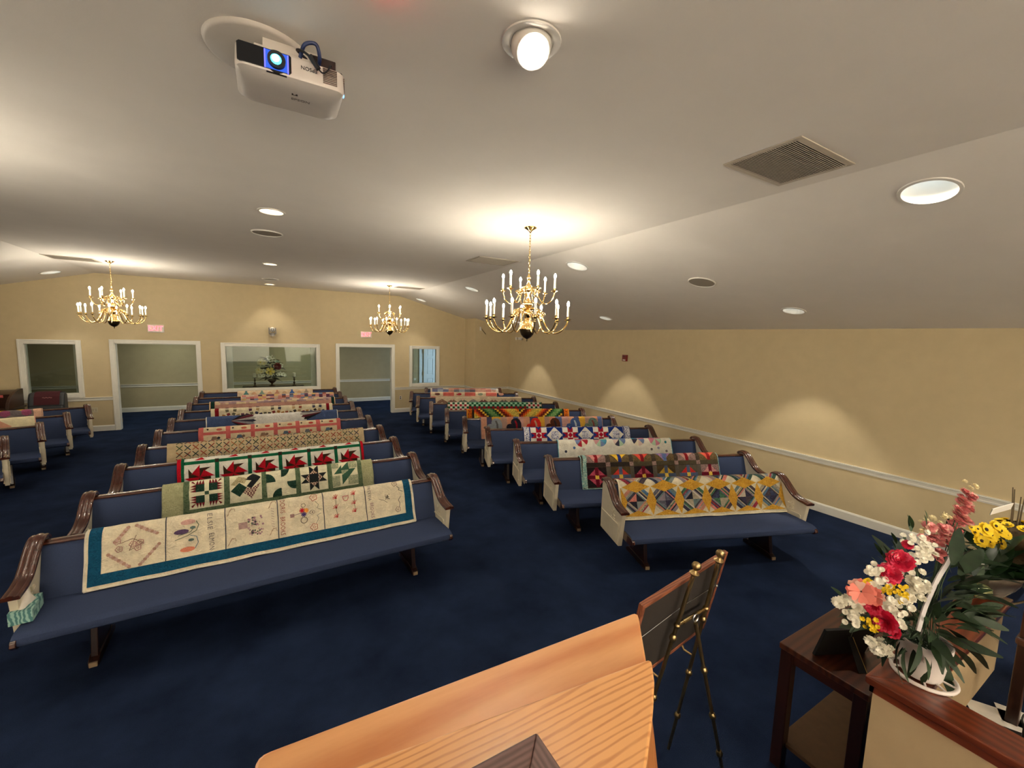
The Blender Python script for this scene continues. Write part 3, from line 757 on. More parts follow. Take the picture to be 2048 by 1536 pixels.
for c in ((1.14, TZ(.81)), (1.45, TZ(.82)), (1.14, TZ(.58)), (1.45, TZ(.60))):
    q.line([(c[0]+.03*math.cos(t*.7)*(1 if t < 5 else .7), c[1]+.03*math.sin(t*1.1)) for t in range(9)], .004, F(176, 150, 124), a)
for k in range(8): q.line([(1.44, TZ(.79)-k*.022), (1.46, TZ(.79)-k*.022-.010)], .004, F(176, 152, 146), a)
q.geo(a, 'embroidery', .0055, 'stuff')
a = []                                          # block 4: corner blossoms, pot of bright flowers
for c in ((1.79, TZ(.822)), (1.782, TZ(.572))): flower(c, .032, F(178, 104, 88), a, 5, .005)
q.line([(1.80, TZ(.79)), (1.83, TZ(.755)), (1.815, TZ(.73)), (1.85, TZ(.71))], .004, F(140, 140, 120), a)
q.line([(1.80, TZ(.60)), (1.825, TZ(.64)), (1.81, TZ(.665)), (1.845, TZ(.68))], .004, F(130, 130, 124), a)
q.line(circ((1.70, TZ(.645)), .027, 16), .005, F(96, 84, 74), a, True); q.line(circ((1.70, TZ(.77)), .018, 12), .004, F(110, 104, 92), a, True)
q.line(circ((1.772, TZ(.70)), .022, 12, ry=.018), .004, F(130, 116, 108), a, True); a.append((circ((1.775, TZ(.70)), .006, 6), F(80, 50, 50)))
a.append((q.rect(1.588, 1.622, TZ(.683), TZ(.712)), F(150, 116, 112))); q.line([(1.62, TZ(.70)), (1.69, TZ(.71))], .006, F(150, 128, 130), a)
for c, col in (((1.688, TZ(.728)), F(176, 20, 40)), ((1.722, TZ(.722)), F(226, 152, 60)), ((1.70, TZ(.695)), F(62, 48, 118))):
    for k in range(9):
        t = 2*PI*k/9; q.line([c, (c[0]+.021*math.cos(t), c[1]+.021*math.sin(t))], .008, col, a)
    a.append((circ(c, .005, 6), F(236, 220, 200)))
q.geo(a, 'embroidery', .0055, 'stuff')
a = []                                          # block 5: two stems of lilies
for x, zs_ in ((1.985, (.785, .70, .62)), (2.155, (.795, .712, .64))):
    q.line([(x, TZ(zs_[0])), (x-.004, TZ(zs_[1])), (x+.008, TZ(zs_[2]))], .004, GRN, a)
    for i, z in enumerate(zs_):
        for k in range(5): q.line([(x, TZ(z)), (x+.03*math.cos(1.0+k*.55), TZ(z)+.03*math.sin(1.0+k*.55))], .006, F(196, 96, 88), a)
        a.append((circ((x, TZ(z)), .009, 8), F(160, 30, 36)))
q.geo(a, 'embroidery', .0055, 'stuff')
a = []                                          # block 6: two outlined flowers and a sprig
for c in ((2.565, TZ(.828)), (2.575, TZ(.583))): flower(c, .027, F(136, 112, 100), a, 5, .005)
q.line([(2.585, TZ(.80)), (2.61, TZ(.78)), (2.60, TZ(.765)), (2.64, TZ(.745))], .006, F(112, 112, 104), a); q.line([(2.59, TZ(.605)), (2.60, TZ(.64)), (2.585, TZ(.67)), (2.61, TZ(.70))], .006, F(124, 118, 112), a)
for k in range(14): q.line([(2.455+.05*rg.random(), TZ(.69)+.06*rg.random()), (2.455+.05*rg.random(), TZ(.69)+.06*rg.random())], .004, F(96, 88, 78), a)
q.line([(2.39, TZ(.71)), (2.44, TZ(.69)), (2.47, TZ(.665))], .004, F(110, 96, 84), a)
q.geo(a, 'embroidery', .0055, 'stuff')

# 2 green sampler quilt
q = Quilt(CP[1], .499, 2.506, 'pale green sampler quilt with dark green star and bear-paw blocks, second middle pew', F(172, 172, 134, 'floral', S(158, 160, 122)), seed=2, edge=F(160, 162, 128))
SAGE = F(96, 112, 84, 'floral', S(72, 92, 66)); CRM = F(226, 220, 190); DKG = F(30, 58, 46, 'dots', S(60, 96, 80)); BLK = F(34, 38, 40); BURG = F(112, 26, 36); CHK = F(214, 196, 170, 'check', S(92, 34, 40))
t0, t1 = TZ(.585), TZ(.585)+.292
q.geo([(q.rect(.66, 2.385, TZ(.535), t0), SAGE)], 'sashing')
for x0 in (.66, .996, 1.332, 1.662, 1.997, 2.331): q.geo([(q.rect(x0, x0+.05, t0, t1+.2), SAGE)], 'sashing')
q.geo([(q.rect(.71, 2.331, t1, t1+.05), SAGE)], 'sashing')
tc = (t0+t1)/2; H = .146
def B(cx, pts): return [(cx+x*H*.99, tc+y*H) for x, y in pts]
def blk(cx, shapes, bg=CRM): q.geo([(B(cx, [(-1, -1), (1, -1), (1, 1), (-1, 1)]), bg)], 'block_ground'); q.geo([(B(cx, p), m) for p, m in shapes], 'quilt_block', .0048)
sh = []
for sx in (-1, 1):
    for sy_ in (-1, 1):
        f = lambda p: [(sx*x, sy_*y) for x, y in p]
        sh.append((f([(.13, .13), (.62, .13), (.62, .62), (.13, .62)]), DKG))
        for k in range(3):
            u = .13+k*.165; sh.append((f([(.62, u), (.94, u+.06), (.62, u+.165)]), BURG)); sh.append((f([(u, .62), (u+.165, .62), (u+.06, .94)]), BURG))
        sh.append((f([(.62, .62), (.9, .8), (.8, .9)]), BURG))
sh.append(([(-.12, -.12), (.12, -.12), (.12, .12), (-.12, .12)], F(60, 84, 66)))
blk(.851, sh)
blk(1.189, [([(-.95, .30), (-.45, .80), (.10, .62), (-.10, .28), (-.45, .42), (-.62, .18)], F(190, 178, 140, 'floral', S(150, 138, 104))), ([(-.05, .55), (.45, .95), (.95, .60), (.35, -.10), (.02, .05), (.35, .45)], BLK),
            ([(-.95, -.15), (-.42, .38), (.05, -.02), (-.40, -.62)], DKG), ([(-.25, -.28), (.05, -.02), (.42, -.08), (.95, .22), (.35, -.85)], CHK)])
qd = []
for k, (cx, cy_, a0) in enumerate(((-1, .62, 270), (0, 1, 270), (1, .0, 90), (0, -1, 90))): pass
blk(1.521, [([(-1, .1)]+[(-1+.62*math.cos(math.radians(a)), .1+.62*math.sin(math.radians(a))) for a in range(0, 91, 15)], DKG), ([(0, 1)]+[(0+.58*math.cos(math.radians(a)), 1+.6*math.sin(math.radians(a))) for a in range(270, 361, 15)], DKG),
            ([(1, .02)]+[(1+.62*math.cos(math.radians(a)), .02+.62*math.sin(math.radians(a))) for a in range(180, 271, 15)], DKG), ([(0, -1)]+[(0+.62*math.cos(math.radians(a)), -1+.6*math.sin(math.radians(a))) for a in range(90, 181, 15)], DKG)])
st = [([(-.33, -.33), (.33, -.33), (.33, .33), (-.33, .33)], BLK)]
for k in range(4):
    r_ = lambda p: [(x*math.cos(k*PI/2)-y*math.sin(k*PI/2), x*math.sin(k*PI/2)+y*math.cos(k*PI/2)) for x, y in p]
    st += [(r_([(-.33, .33), (0, .62), (-.33, .95)]), BLK), (r_([(.33, .33), (.33, .95), (0, .62)]), BLK), (r_([(-.33, .33), (.33, .33), (0, .62)]), CHK)]
blk(1.851, st)
LG = F(150, 156, 128, 'floral', S(190, 186, 150))
blk(2.188, [([(-1, .5), (-.45, .5), (-.45, 1), (-1, 1)], LG), ([(.3, .4), (.95, .4), (.95, 1), (.3, 1)], LG), ([(-1, -.95), (-.42, -.95), (-.42, -.1), (-1, -.1)], LG), ([(.2, -.9), (1, -.9), (1, -.2), (.2, -.2)], LG),
            ([(-.85, .05), (-.25, .70), (-.25, .05)], F(56, 92, 72)), ([(-.25, .45), (.35, .95), (.35, .30), (-.25, .30)], F(56, 92, 72)), ([(-.25, -.85), (.85, .35), (.3, .35), (-.25, -.1)], F(56, 92, 72)), ([(-.25, -.1), (.3, -.1), (.3, .3), (-.25, .3)], LG)])

# 3 red poinsettia pinwheels
WHT = F(228, 224, 212); REDC = F(176, 16, 34); KEL = F(18, 92, 60); DBR = F(66, 32, 20, 'floral', S(34, 44, 24))
q = Quilt(CP[2], .476, 2.575, 'white quilt with red pinwheel flowers and green sashing, third middle pew', WHT, seed=3, edge=REDC)
q.geo([(q.rect(.478, .508, 0, TTOP+.25), REDC)], 'border'); q.geo([(q.rect(.508, .537, 0, TTOP+.25), KEL)], 'border'); q.geo([(q.rect(2.53, 2.556, 0, TTOP+.25), KEL)], 'border'); q.geo([(q.rect(2.545, 2.575, 0, TTOP+.25), REDC)], 'border', .0036)
t0, t1 = TZ(.482), TZ(.482)+.315
q.geo([(q.rect(.537, 2.53, t1, t1+.035), KEL)], 'sashing'); q.geo([(q.rect(.537, 2.53, t0-.035, t0), KEL)], 'sashing')
for i in range(6):
    x0 = .537+i*.3385; cx, tc, H = x0+.1485, (t0+t1)/2, .148
    if i < 5:
        q.geo([(q.rect(x0+.297, x0+.3385, t0, t1), KEL)], 'sashing'); q.geo([(q.rect(x0+.297, x0+.3385, t1, t1+.04), F(52, 40, 32))], 'cornerstone', .0045)
    sh = []
    for k in range(4):
        r_ = lambda p: [(x*math.cos(k*PI/2)-y*math.sin(k*PI/2), x*math.sin(k*PI/2)+y*math.cos(k*PI/2)) for x, y in p]
        sh.append((B(cx, r_([(0, 0), (.30, .46), (.74, .74), (0, .72)])), DBR)); sh.append((B(cx, r_([(0, 0), (0, 1.0), (-.55, .28)])), REDC)); sh.append((B(cx, r_([(-.02, .02), (-.28, .15), (-.15, -.02)])), F(110, 14, 24)))
    q.geo(sh, 'pinwheel_block', .0045)
    q.geo([([(cx-.05, t1+.045), (cx+.02, t1+.085), (cx+.05, t1+.045)], REDC)], 'patch')

# 4 beige lattice
BEI = F(198, 178, 142)
q = Quilt(CP[3], .232, 2.757, 'beige quilt with a diagonal lattice of thin coloured strips, fourth middle pew', BEI, seed=4, edge=BEI, t0=.10)
cols = [F(70, 66, 60), F(54, 76, 62), F(150, 62, 50), F(88, 100, 72), F(60, 60, 84), F(166, 104, 66)]
a = []; pt = .088; rg = random.Random(4)
tl = .15
for i in range(-4, 30):
    for k in range(5):
        for d in (1, -1):
            c = (.27+i*pt, tl+.03+k*pt) 
            p0 = (c[0]-d*pt*.36, c[1]-pt*.36); p1 = (c[0]+d*pt*.36, c[1]+pt*.36)
            if min(p0[0], p1[0]) > .24 and max(p0[0], p1[0]) < 2.75: q.line([p0, p1], .011, rg.choice(cols), a)
q.geo(a, 'lattice_strips', .0045, 'stuff')
a = []
q.line([(.24, .145), (2.75, .145)], .005, F(120, 96, 70), a); q.geo(a, 'fold_seam', .0045)

# 5 pink sashing
PK = F(206, 106, 102); CR5 = F(226, 208, 174)
q = Quilt(CP[4], .458, 2.531, 'cream appliqued quilt with coral pink sashing, fifth middle pew', CR5, seed=5, edge=PK)
for x0, x1 in ((.458, .516), (.806, .867), (1.145, 1.202), (1.472, 1.531), (1.806, 1.868), (2.131, 2.197), (2.471, 2.531)): q.geo([(q.rect(x0, x1, 0, TTOP+.2), PK)], 'sashing')
q.geo([(q.rect(.516, 2.471, TZ(.728), TZ(.77)), PK)], 'sashing', .0036)
rg = random.Random(5); a = []
for i in range(6):
    cx = .66+i*.332
    c1, c2 = rg.choice([F(120, 124, 130), F(96, 116, 136), F(150, 120, 100)]), rg.choice([F(190, 90, 80), F(60, 60, 66), F(140, 110, 90)])
    a += [([(cx-.07, TZ(.60)), (cx+.07, TZ(.60)), (cx+.02, TZ(.70)), (cx-.03, TZ(.70))], c1), (circ((cx+.05, TZ(.675)), .022, 8), c2)]
    a += [(circ((cx+.06, TZ(.80)), .04, 9, ry=.018), rg.choice([F(190, 70, 60), F(110, 80, 70), F(206, 110, 90)])), (circ((cx-.09, TZ(.81)), .014, 7), F(70, 60, 60))]
q.geo(a, 'applique', .0045, 'stuff')

# 6 denim and white with necktie fans
DEN = F(70, 88, 128); W6 = F(226, 224, 218)
q = Quilt(CP[5], .45, 2.612, 'white quilt with denim blue ends and striped necktie fans, sixth middle pew', W6, seed=6, edge=W6, t0=.05)
q.geo([([(.46, .05), (1.05, .05), (.93, .30), (.98, TTOP+.2), (.46, TTOP+.2)], DEN)], 'denim_end'); q.geo([([(2.02, .05), (2.605, .05), (2.605, TTOP+.2), (2.2, TTOP+.2), (2.05, .32)], DEN)], 'denim_end')
q.geo([(q.rect(.46, 2.605, .05, .20), DEN)], 'denim_hem', .0036)
tie = [F(40, 40, 48), F(120, 34, 48), F(150, 150, 156), F(54, 54, 70), F(170, 166, 160), F(96, 40, 50), F(30, 30, 34)]
for c, a0, sg in (((.80, .335), -58, 1), ((2.33, .40), 118, -1)):
    for k in range(7):
        b0, b1 = math.radians(a0+k*15*1), math.radians(a0+(k+1)*15); r1 = .36
        P_ = lambda r, b: (c[0]+r*math.cos(b), c[1]+r*math.sin(b)*.52)
        q.geo([([P_(.02, b0), P_(r1, b0), P_(r1+.05, (b0+b1)/2), P_(r1, b1), P_(.02, b1)], tie[k])], 'necktie', .005+.0008*k)

# 7 double wedding ring
q = Quilt(CP[6], .426, 2.628, 'cream wedding-ring quilt with dark red side bands, seventh middle pew', F(224, 212, 180), seed=7)
q.geo([(q.rect(.49, .556, 0, TTOP+.2), F(124, 18, 30))], 'border'); q.geo([(q.rect(2.50, 2.562, 0, TTOP+.2), F(124, 18, 30))], 'border')
rg = random.Random(8); cl = [F(130, 50, 50), F(70, 70, 90), F(176, 120, 60), F(110, 104, 84), F(150, 84, 60), F(60, 54, 50), F(180, 150, 110), F(96, 60, 80)]
a = []
for i in range(6):
    for j in (0, 1):
        c = (.56+i*.39, .02+j*.39)
        for k in range(22):
            b0, b1 = 2*PI*k/22+.05, 2*PI*(k+1)/22-.04
            pts = [(c[0]+r*math.cos(b), c[1]+r*math.sin(b)) for r, b in ((.235, b0), (.29, b0), (.29, b1), (.235, b1))]
            if all(.56 < p[0] < 2.50 and .05 < p[1] < TTOP+.1 for p in pts): a.append((pts, rg.choice(cl)))
q.geo(a, 'ring_patches', .0045, 'stuff')

# 8 dusty pink
q = Quilt(CP[7], .312, 2.80, 'dusty pink patch quilt with dark green end bands, eighth middle pew', F(196, 148, 132), seed=8, edge=F(214, 196, 150))
q.geo([(q.rect(.33, .40, 0, TTOP+.2), F(16, 52, 44))], 'border'); q.geo([(q.rect(2.72, 2.785, 0, TTOP+.2), F(16, 52, 44))], 'border')
rg = random.Random(9); a = []
for j in range(4):
    x = .41
    while x < 2.69:
        w = rg.choice([.06, .09, .14]); a.append((q.rect(x, min(x+w, 2.715), TZ(.775)+j*.037, TZ(.775)+(j+1)*.037), rg.choice([F(176, 148, 148), F(214, 190, 158), F(196, 160, 146), F(160, 134, 140), F(220, 200, 160)]))); x += w
q.geo(a, 'patchwork', .0045, 'stuff')
# 9 and 10 small patch quilts at the back
def grid(q, x0, x1, t0, t1, w, hh, colf, name='patchwork'):
    a = []; i = 0; n = int(round((x1-x0)/w)); m_ = int(round((t1-t0)/hh))
    for i in range(n):
        for j in range(m_): a.append((q.rect(x0+i*(x1-x0)/n, x0+(i+1)*(x1-x0)/n, t0+j*(t1-t0)/m_, t0+(j+1)*(t1-t0)/m_), colf(i, j)))
    q.geo(a, name, .0045, 'stuff', fine=False)
q = Quilt(CP[8], .835, 2.88, 'small-patch quilt of pink, blue and maroon squares, ninth middle pew', F(214, 160, 150), seed=9, edge=F(226, 206, 150))
rg = random.Random(10); cl = [F(206, 130, 124), F(120, 140, 170), F(100, 60, 84), F(214, 170, 150), F(150, 84, 70), F(90, 96, 120), F(220, 190, 120), F(214, 190, 170)]
grid(q, .85, 2.865, TZ(.66), TTOP+.06, .085, .055, lambda i, j: rg.choice(cl) if j % 2 else (F(214, 150, 140) if i % 2 else rg.choice(cl)))
q = Quilt(CP[9], .715, 2.455, 'cream and peach sunbonnet quilt on the last middle pew under the big window', F(230, 208, 176), seed=10, edge=F(228, 196, 168))
a = []
for i, cc in enumerate([F(90, 140, 140), F(222, 176, 140), F(150, 176, 160), F(222, 176, 140), F(206, 150, 120), F(220, 190, 150), F(60, 100, 170), F(222, 182, 140), F(180, 160, 140)]):
    cx = .90+i*.175; a.append(([(cx-.065, TZ(.735)), (cx+.065, TZ(.735)), (cx+.02, TZ(.80)), (cx-.02, TZ(.80))], cc)); a.append((circ((cx, TZ(.815)), .026, 9, ry=.02), F(226, 214, 190) if i % 2 else cc))
q.geo(a, 'applique_figures', .0045, 'stuff')

# right section --------------------------------------------------------------
# R1 yellow string star
YEL = F(196, 150, 56, 'floral', S(176, 128, 40))
q = Quilt(RP[0], .11, 2.195, 'yellow diamond quilt with multicoloured string blocks on the front right pew', F(206, 196, 170), seed=11, edge=F(222, 212, 188), amp=1.2)
rg = random.Random(12)
sc_ = [(60, 66, 92), (40, 40, 52), (122, 128, 126), (160, 150, 134), (120, 40, 52), (196, 120, 110), (74, 108, 140), (70, 110, 84), (160, 150, 130), (168, 150, 110), (80, 80, 92), (130, 118, 126), (176, 120, 104), (96, 114, 116), (44, 66, 60), (190, 180, 164), (54, 50, 70), (70, 60, 66)]
SF = [fabric(S(*c), rg.choice([None, 'dots', 'floral', 'floral']), mul(S(*c), .45 if rg.random() < .6 else 1.9)) for c in sc_]
xb = [.13, .48, .825, 1.17, 1.51, 1.85, 2.18]; t0, t1 = TZ(.468), TZ(.468)+.315
tops = [(t0, t1), (t1, t1+.315)]
for r_i, (ta, tb) in enumerate(tops):
    for i in range(6):
        cx, w, tc, hh = (xb[i]+xb[i+1])/2, (xb[i+1]-xb[i])/2, (ta+tb)/2, (tb-ta)/2
        pal = rg.sample(SF, 4); sh = []
        U = lambda pts: [(cx+x*w, tc+y*hh) for x, y in pts]
        for k, (sx, sy_) in enumerate(((1, 1), (-1, 1), (-1, -1), (1, -1))):
            sh.append((U([(0, 0), (sx*.56, 0), (0, sy_*.56)]), pal[k % 2] if k != 3 else pal[2]))
            e = .56; cs = rg.sample(SF, 5)
            for n_, wd in enumerate((.14, .10, .16, .12, .30)):
                e2 = min(e+wd, 1.45)
                pl = [(sx*e, 0), (sx*e2, 0), (0, sy_*e2), (0, sy_*e)]
                pl = clip(clip([(abs(x), abs(y)) for x, y in pl], 0, 1, True), 1, 1, True)
                if len(pl) > 2: sh.append((U([(sx*x, sy_*y) for x, y in pl]), cs[n_]))
                e = e2
        q.geo(sh, 'string_block', .003)
for i in range(7):
    for ta, tb in tops[:1]:
        x, tc = xb[i], (ta+tb)/2; lw = .062
        pts = [(x, ta+.004), (x+lw, tc), (x, tb-.004), (x-lw, tc)]
        if i == 0: pts = [(x-.008, ta), (x+lw, tc), (x-.008, tb)]
        if i == 6: pts = [(x+.004, ta), (x+.004, tb), (x-lw, tc)]
        q.geo([(pts, YEL)], 'diamond_patch', .006)
for i in range(6):
    a_, b_, c_ = xb[i], xb[i+1], (xb[i]+xb[i+1])/2
    q.geo([([(a_+.004, t1), (c_, t1-.062), (b_-.004, t1), (c_, t1+.062)], YEL)], 'diamond_patch', .006)
    q.geo([([(a_+.004, t0), (b_-.004, t0), (c_, t0+.06)], YEL)], 'diamond_patch', .006)

# R2 brown crossed diamonds
q = Quilt(RP[1], .435, 2.475, 'brown quilt of pink, red and yellow crossed diamonds on the second right pew', F(74, 62, 52, 'floral', S(58, 50, 42)), seed=13, edge=F(120, 168, 170, 'floral', S(180, 206, 196)))
AQ = F(118, 160, 156, 'floral', S(186, 204, 186)); MV = F(150, 124, 118, 'floral', S(108, 84, 84)); DKB = F(46, 38, 34); OLV = F(78, 70, 52)
q.geo([([(.435, .02), (.50, .0), (.52, TTOP+.1), (.47, TTOP+.1)], AQ)], 'side_border', .0036)
YC = F(226, 190, 80); cx_ = [.645, .985, 1.318, 1.655, 1.99, 2.325]
dia = [F(196, 84, 104, 'floral', S(150, 40, 70)), F(212, 60, 46), F(186, 84, 100, 'floral', S(140, 44, 66)), F(186, 150, 52), F(204, 50, 44), F(206, 150, 144, 'floral', S(180, 110, 110))]
bnd = [F(104, 16, 36), F(84, 96, 124), F(104, 16, 36), F(76, 88, 112), F(84, 96, 124), F(104, 16, 36)]
bgs = [F(34, 26, 28), F(84, 66, 40), F(34, 26, 28), F(78, 62, 40), F(88, 80, 66), MV]
tcs = TZ(.578); hh = .128
for i in range(6):
    x = cx_[i]; w = .138
    q.geo([(q.rect(x-w, x+w, tcs-hh, tcs+hh), bgs[i])], 'block_ground')
    q.geo([([(x, tcs-hh), (x+w, tcs), (x, tcs+hh), (x-w, tcs)], dia[i])], 'diamond_patch', .0042)
    q.geo([(q.rect(x-.025, x+.025, tcs-hh, tcs+hh), bnd[i]), (q.rect(x-w, x+w, tcs-.024, tcs+.024), bnd[i])], 'cross_bands', .0054)
    q.geo([(q.rect(x-.026, x+.026, tcs-.026, tcs+.026), YC)], 'centre_patch', .0066)
    q.geo([(q.rect(x-w, x+w, TZ(.705), TZ(.757)), DKB if i < 2 else OLV)], 'sashing', .0042)
    if i < 5: q.geo([(q.rect(x+w, cx_[i+1]-w, TZ(.705), TZ(.757)), MV)], 'cornerstone', .0046); q.geo([(q.rect(x+w, cx_[i+1]-w, tcs-hh, tcs+hh), F(92, 86, 76))], 'sashing', .0042)
    q.geo([(q.rect(x-w, x+w, TZ(.757), TZ(.757)+.26), MV if i in (0, 4) else F(110, 92, 60, 'floral', S(80, 66, 44)))], 'block_ground', .0036)
    d2 = [F(206, 140, 134), F(226, 184, 60), F(220, 80, 62), F(90, 104, 160, 'floral', S(200, 130, 150)), F(200, 150, 140), F(220, 96, 76)][i]
    q.geo([([(x-.025, TZ(.757)+.01), (x+w*.92, TZ(.757)+.12), (x, TZ(.757)+.25), (x-w*.92, TZ(.757)+.12)], d2)], 'diamond_patch', .005)
    q.geo([(q.rect(x-.024, x+.024, TZ(.757), TZ(.757)+.25), [F(130, 24, 34), F(30, 44, 110), F(130, 20, 34), F(90, 110, 160), F(130, 24, 34), F(140, 28, 34)][i])], 'cross_bands', .006)

# R3 white quilt with fan circles and dots
q = Quilt(RP[2], .65, 2.56, 'white quilt with patchwork fan circles and scattered dots, third right pew', F(224, 220, 206), seed=14, edge=F(126, 190, 204), amp=1.6)
rg = random.Random(15)
for cx in (1.035, 1.345, 1.66, 1.985, 2.28):
    tc = TZ(.835); a = []; n = 8
    for k in range(n):
        b0, b1 = 180+k*45, 180+(k+1)*45
        a.append(([(cx, tc)]+circ((cx, tc), .108, 3, b0, b1), fabric(S(*rg.choice([(170, 40, 56), (70, 140, 170), (206, 150, 150), (110, 130, 170), (60, 60, 80), (170, 200, 170), (214, 190, 180), (196, 120, 140), (226, 216, 190)])))))
    q.geo(a, 'fan_circle', .0045)
for c, col in (((.768, TZ(.671)), (50, 56, 76)), ((.906, TZ(.722)), (66, 96, 140)), ((2.456, TZ(.782)), (30, 110, 120)), ((2.321, TZ(.697)), (150, 150, 170)), ((2.459, TZ(.648)), (130, 120, 124)), ((2.20, TZ(.68)), (110, 104, 104)), ((1.06, TZ(.70)), (206, 170, 166))):
    q.geo([(circ(c, .021, 12), fabric(S(*col)))], 'dot_patch', .0045)

# R4 red, white and blue stars
NB = F(24, 50, 124); RC = F(168, 22, 44); FL = F(222, 222, 226, 'floral', S(60, 70, 130))
q = Quilt(RP[3], .636, 2.625, 'red, white and blue star quilt with floral end bands, fourth right pew', WHT, seed=16, edge=NB)
q.geo([(q.rect(.650, .735, 0, TTOP+.2), FL)], 'border'); q.geo([(q.rect(.735, .757, 0, TTOP+.2), NB)], 'border'); q.geo([(q.rect(2.515, 2.615, 0, TTOP+.2), FL)], 'border'); q.geo([(q.rect(2.497, 2.515, 0, TTOP+.2), NB)], 'border')
H = .1445
for row in (0, 1):
    tc = TZ(.705)+row*.29
    for i in range(6):
        cx = .905+i*.2885; red = (i % 2 == 0) != (row == 1)
        if red:
            sh = [([(-1, -.33), (-.33, -.33), (-.33, .33), (-1, .33)], RC), ([(.33, -.33), (1, -.33), (1, .33), (.33, .33)], RC), ([(-.33, .33), (.33, .33), (.33, 1), (-.33, 1)], RC), ([(-.33, -1), (.33, -1), (.33, -.33), (-.33, -.33)], RC)]
            q.geo([(B(cx, p), m) for p, m in sh], 'patch')
            q.geo([(B(cx, p), m) for p, m in [([(-.33, -.33), (.33, -.33), (.33, .33), (-.33, .33)], WHT), ([(-1, -.33), (-.55, 0), (-1, .33)], NB), ([(1, -.33), (.55, 0), (1, .33)], NB), ([(-.33, 1), (0, .6), (.33, 1)], NB), ([(-.33, -1), (0, -.6), (.33, -1)], NB)]], 'patch', .0042)
            q.geo([(B(cx, [(0, -.33), (.33, 0), (0, .33), (-.33, 0)]), RC)], 'centre_patch', .0052)
        else:
            q.geo([(B(cx, p), NB) for p in ([(-1, -1), (0, -1), (-1, 0)], [(1, -1), (1, 0), (0, -1)], [(-1, 1), (-1, 0), (0, 1)], [(1, 1), (0, 1), (1, 0)])], 'patch')
            q.geo([(B(cx, [(-.48, -.48), (.48, -.48), (.48, .48), (-.48, .48)]), FL)], 'centre_patch', .0045)

# R5 cowboy hats
q = Quilt(RP[4], .31, 2.818, 'quilt of applique cowboy hats on peach, yellow and navy strips, fifth right pew', F(186, 140, 118), seed=17, edge=F(70, 88, 130))
rg = random.Random(18); x = .33; cl = [F(204, 150, 124), F(70, 66, 96), F(214, 166, 60), F(190, 160, 140, 'check', S(150, 110, 100)), F(206, 140, 110), F(88, 104, 150), F(196, 150, 140)]
k = 0
while x < 2.79:
    w = rg.choice([.10, .13, .17]); q.geo([(q.rect(x, min(x+w, 2.80), 0, TTOP+.2), cl[k % 7])], 'strip_patch'); x += w; k += 1
for cx, c1, c2 in ((.60, F(142, 150, 156), F(96, 96, 96)), (.985, F(34, 34, 46), F(150, 24, 40)), (1.385, F(206, 44, 36), F(200, 160, 130)), (1.785, F(84, 44, 28), F(40, 36, 40)), (2.205, F(70, 92, 140), F(180, 190, 200)), (2.585, F(110, 130, 116, 'floral', S(70, 90, 84)), F(120, 60, 50))):
    tb = TZ(.60)
    crown = [(cx+.13, tb), (cx+.125, tb+.14), (cx+.095, tb+.205), (cx+.04, tb+.235), (cx-.03, tb+.225), (cx-.07, tb+.19), (cx-.085, tb+.14), (cx-.06, tb+.10), (cx-.06, tb)]
    brim = [(cx-.06, tb), (cx-.06, tb+.115), (cx-.10, tb+.125), (cx-.15, tb+.11), (cx-.175, tb+.06), (cx-.17, tb)]
    q.geo([(crown, c1)], 'hat_applique', .005); q.geo([(brim, c1)], 'hat_applique', .0052)
    q.geo([([(cx+.02, tb), (cx+.055, tb), (cx+.05, tb+.12), (cx+.02, tb+.19), (cx-.01, tb+.18), (cx+.015, tb+.11)], c2)], 'hat_band', .0066)

# R6 stepped diamonds
q = Quilt(RP[5], .424, 2.716, 'yellow, orange, brown and green stepped diamond quilt, sixth right pew', F(226, 190, 70), seed=19, edge=F(216, 106, 24))
q.geo([(q.rect(.44, .535, 0, TTOP+.2), F(224, 112, 24, 'floral', S(40, 30, 26)))], 'border'); q.geo([(q.rect(.535, .582, 0, TTOP+.2), F(44, 34, 28))], 'border'); q.geo([(q.rect(2.555, 2.60, 0, TTOP+.2), F(44, 34, 28))], 'border'); q.geo([(q.rect(2.60, 2.70, 0, TTOP+.2), F(224, 112, 24, 'floral', S(40, 30, 26)))], 'border')
seq = [F(226, 196, 90, 'floral', S(120, 140, 60)), F(226, 196, 90, 'floral', S(120, 140, 60)), F(226, 196, 90, 'floral', S(150, 90, 50)), F(222, 130, 34), F(196, 64, 28), F(110, 34, 24), F(110, 34, 24), F(226, 180, 60), F(40, 44, 34), F(40, 96, 50), F(80, 126, 66, 'floral', S(140, 170, 110)), F(120, 156, 96, 'floral', S(70, 110, 60)), F(80, 126, 66, 'floral', S(140, 170, 110)), F(40, 96, 50), F(40, 44, 34), F(226, 180, 60), F(110, 34, 24), F(110, 34, 24), F(196, 64, 28), F(222, 130, 34), F(226, 196, 90, 'floral', S(150, 90, 50)), F(226, 196, 90, 'floral', S(120, 140, 60))]
grid(q, .582, 2.555, TZ(.55), TTOP+.06, .0448, .042, lambda i, j: seq[(i+(j if (i//22) % 2 == 0 else -j)+20) % 22])

# R7 red and green checkerboard
q = Quilt(RP[6], .362, 2.675, 'red, green and white checkerboard quilt, seventh right pew', F(120, 34, 44), seed=20, edge=F(24, 84, 54))
g7, r7, w7, d7, m7 = F(24, 84, 54), F(160, 24, 40), F(222, 220, 204), F(40, 30, 34), F(150, 200, 170)
grid(q, .38, 2.66, TZ(.60), TTOP+.05, .056, .052, lambda i, j: ((w7 if (i+j) % 2 else (r7 if j % 2 else g7)) if (i < 9 or i > 33) else ((r7 if (i+j) % 2 else F(60, 66, 50)) if j < 3 else (m7 if (i+j) % 2 else g7))))

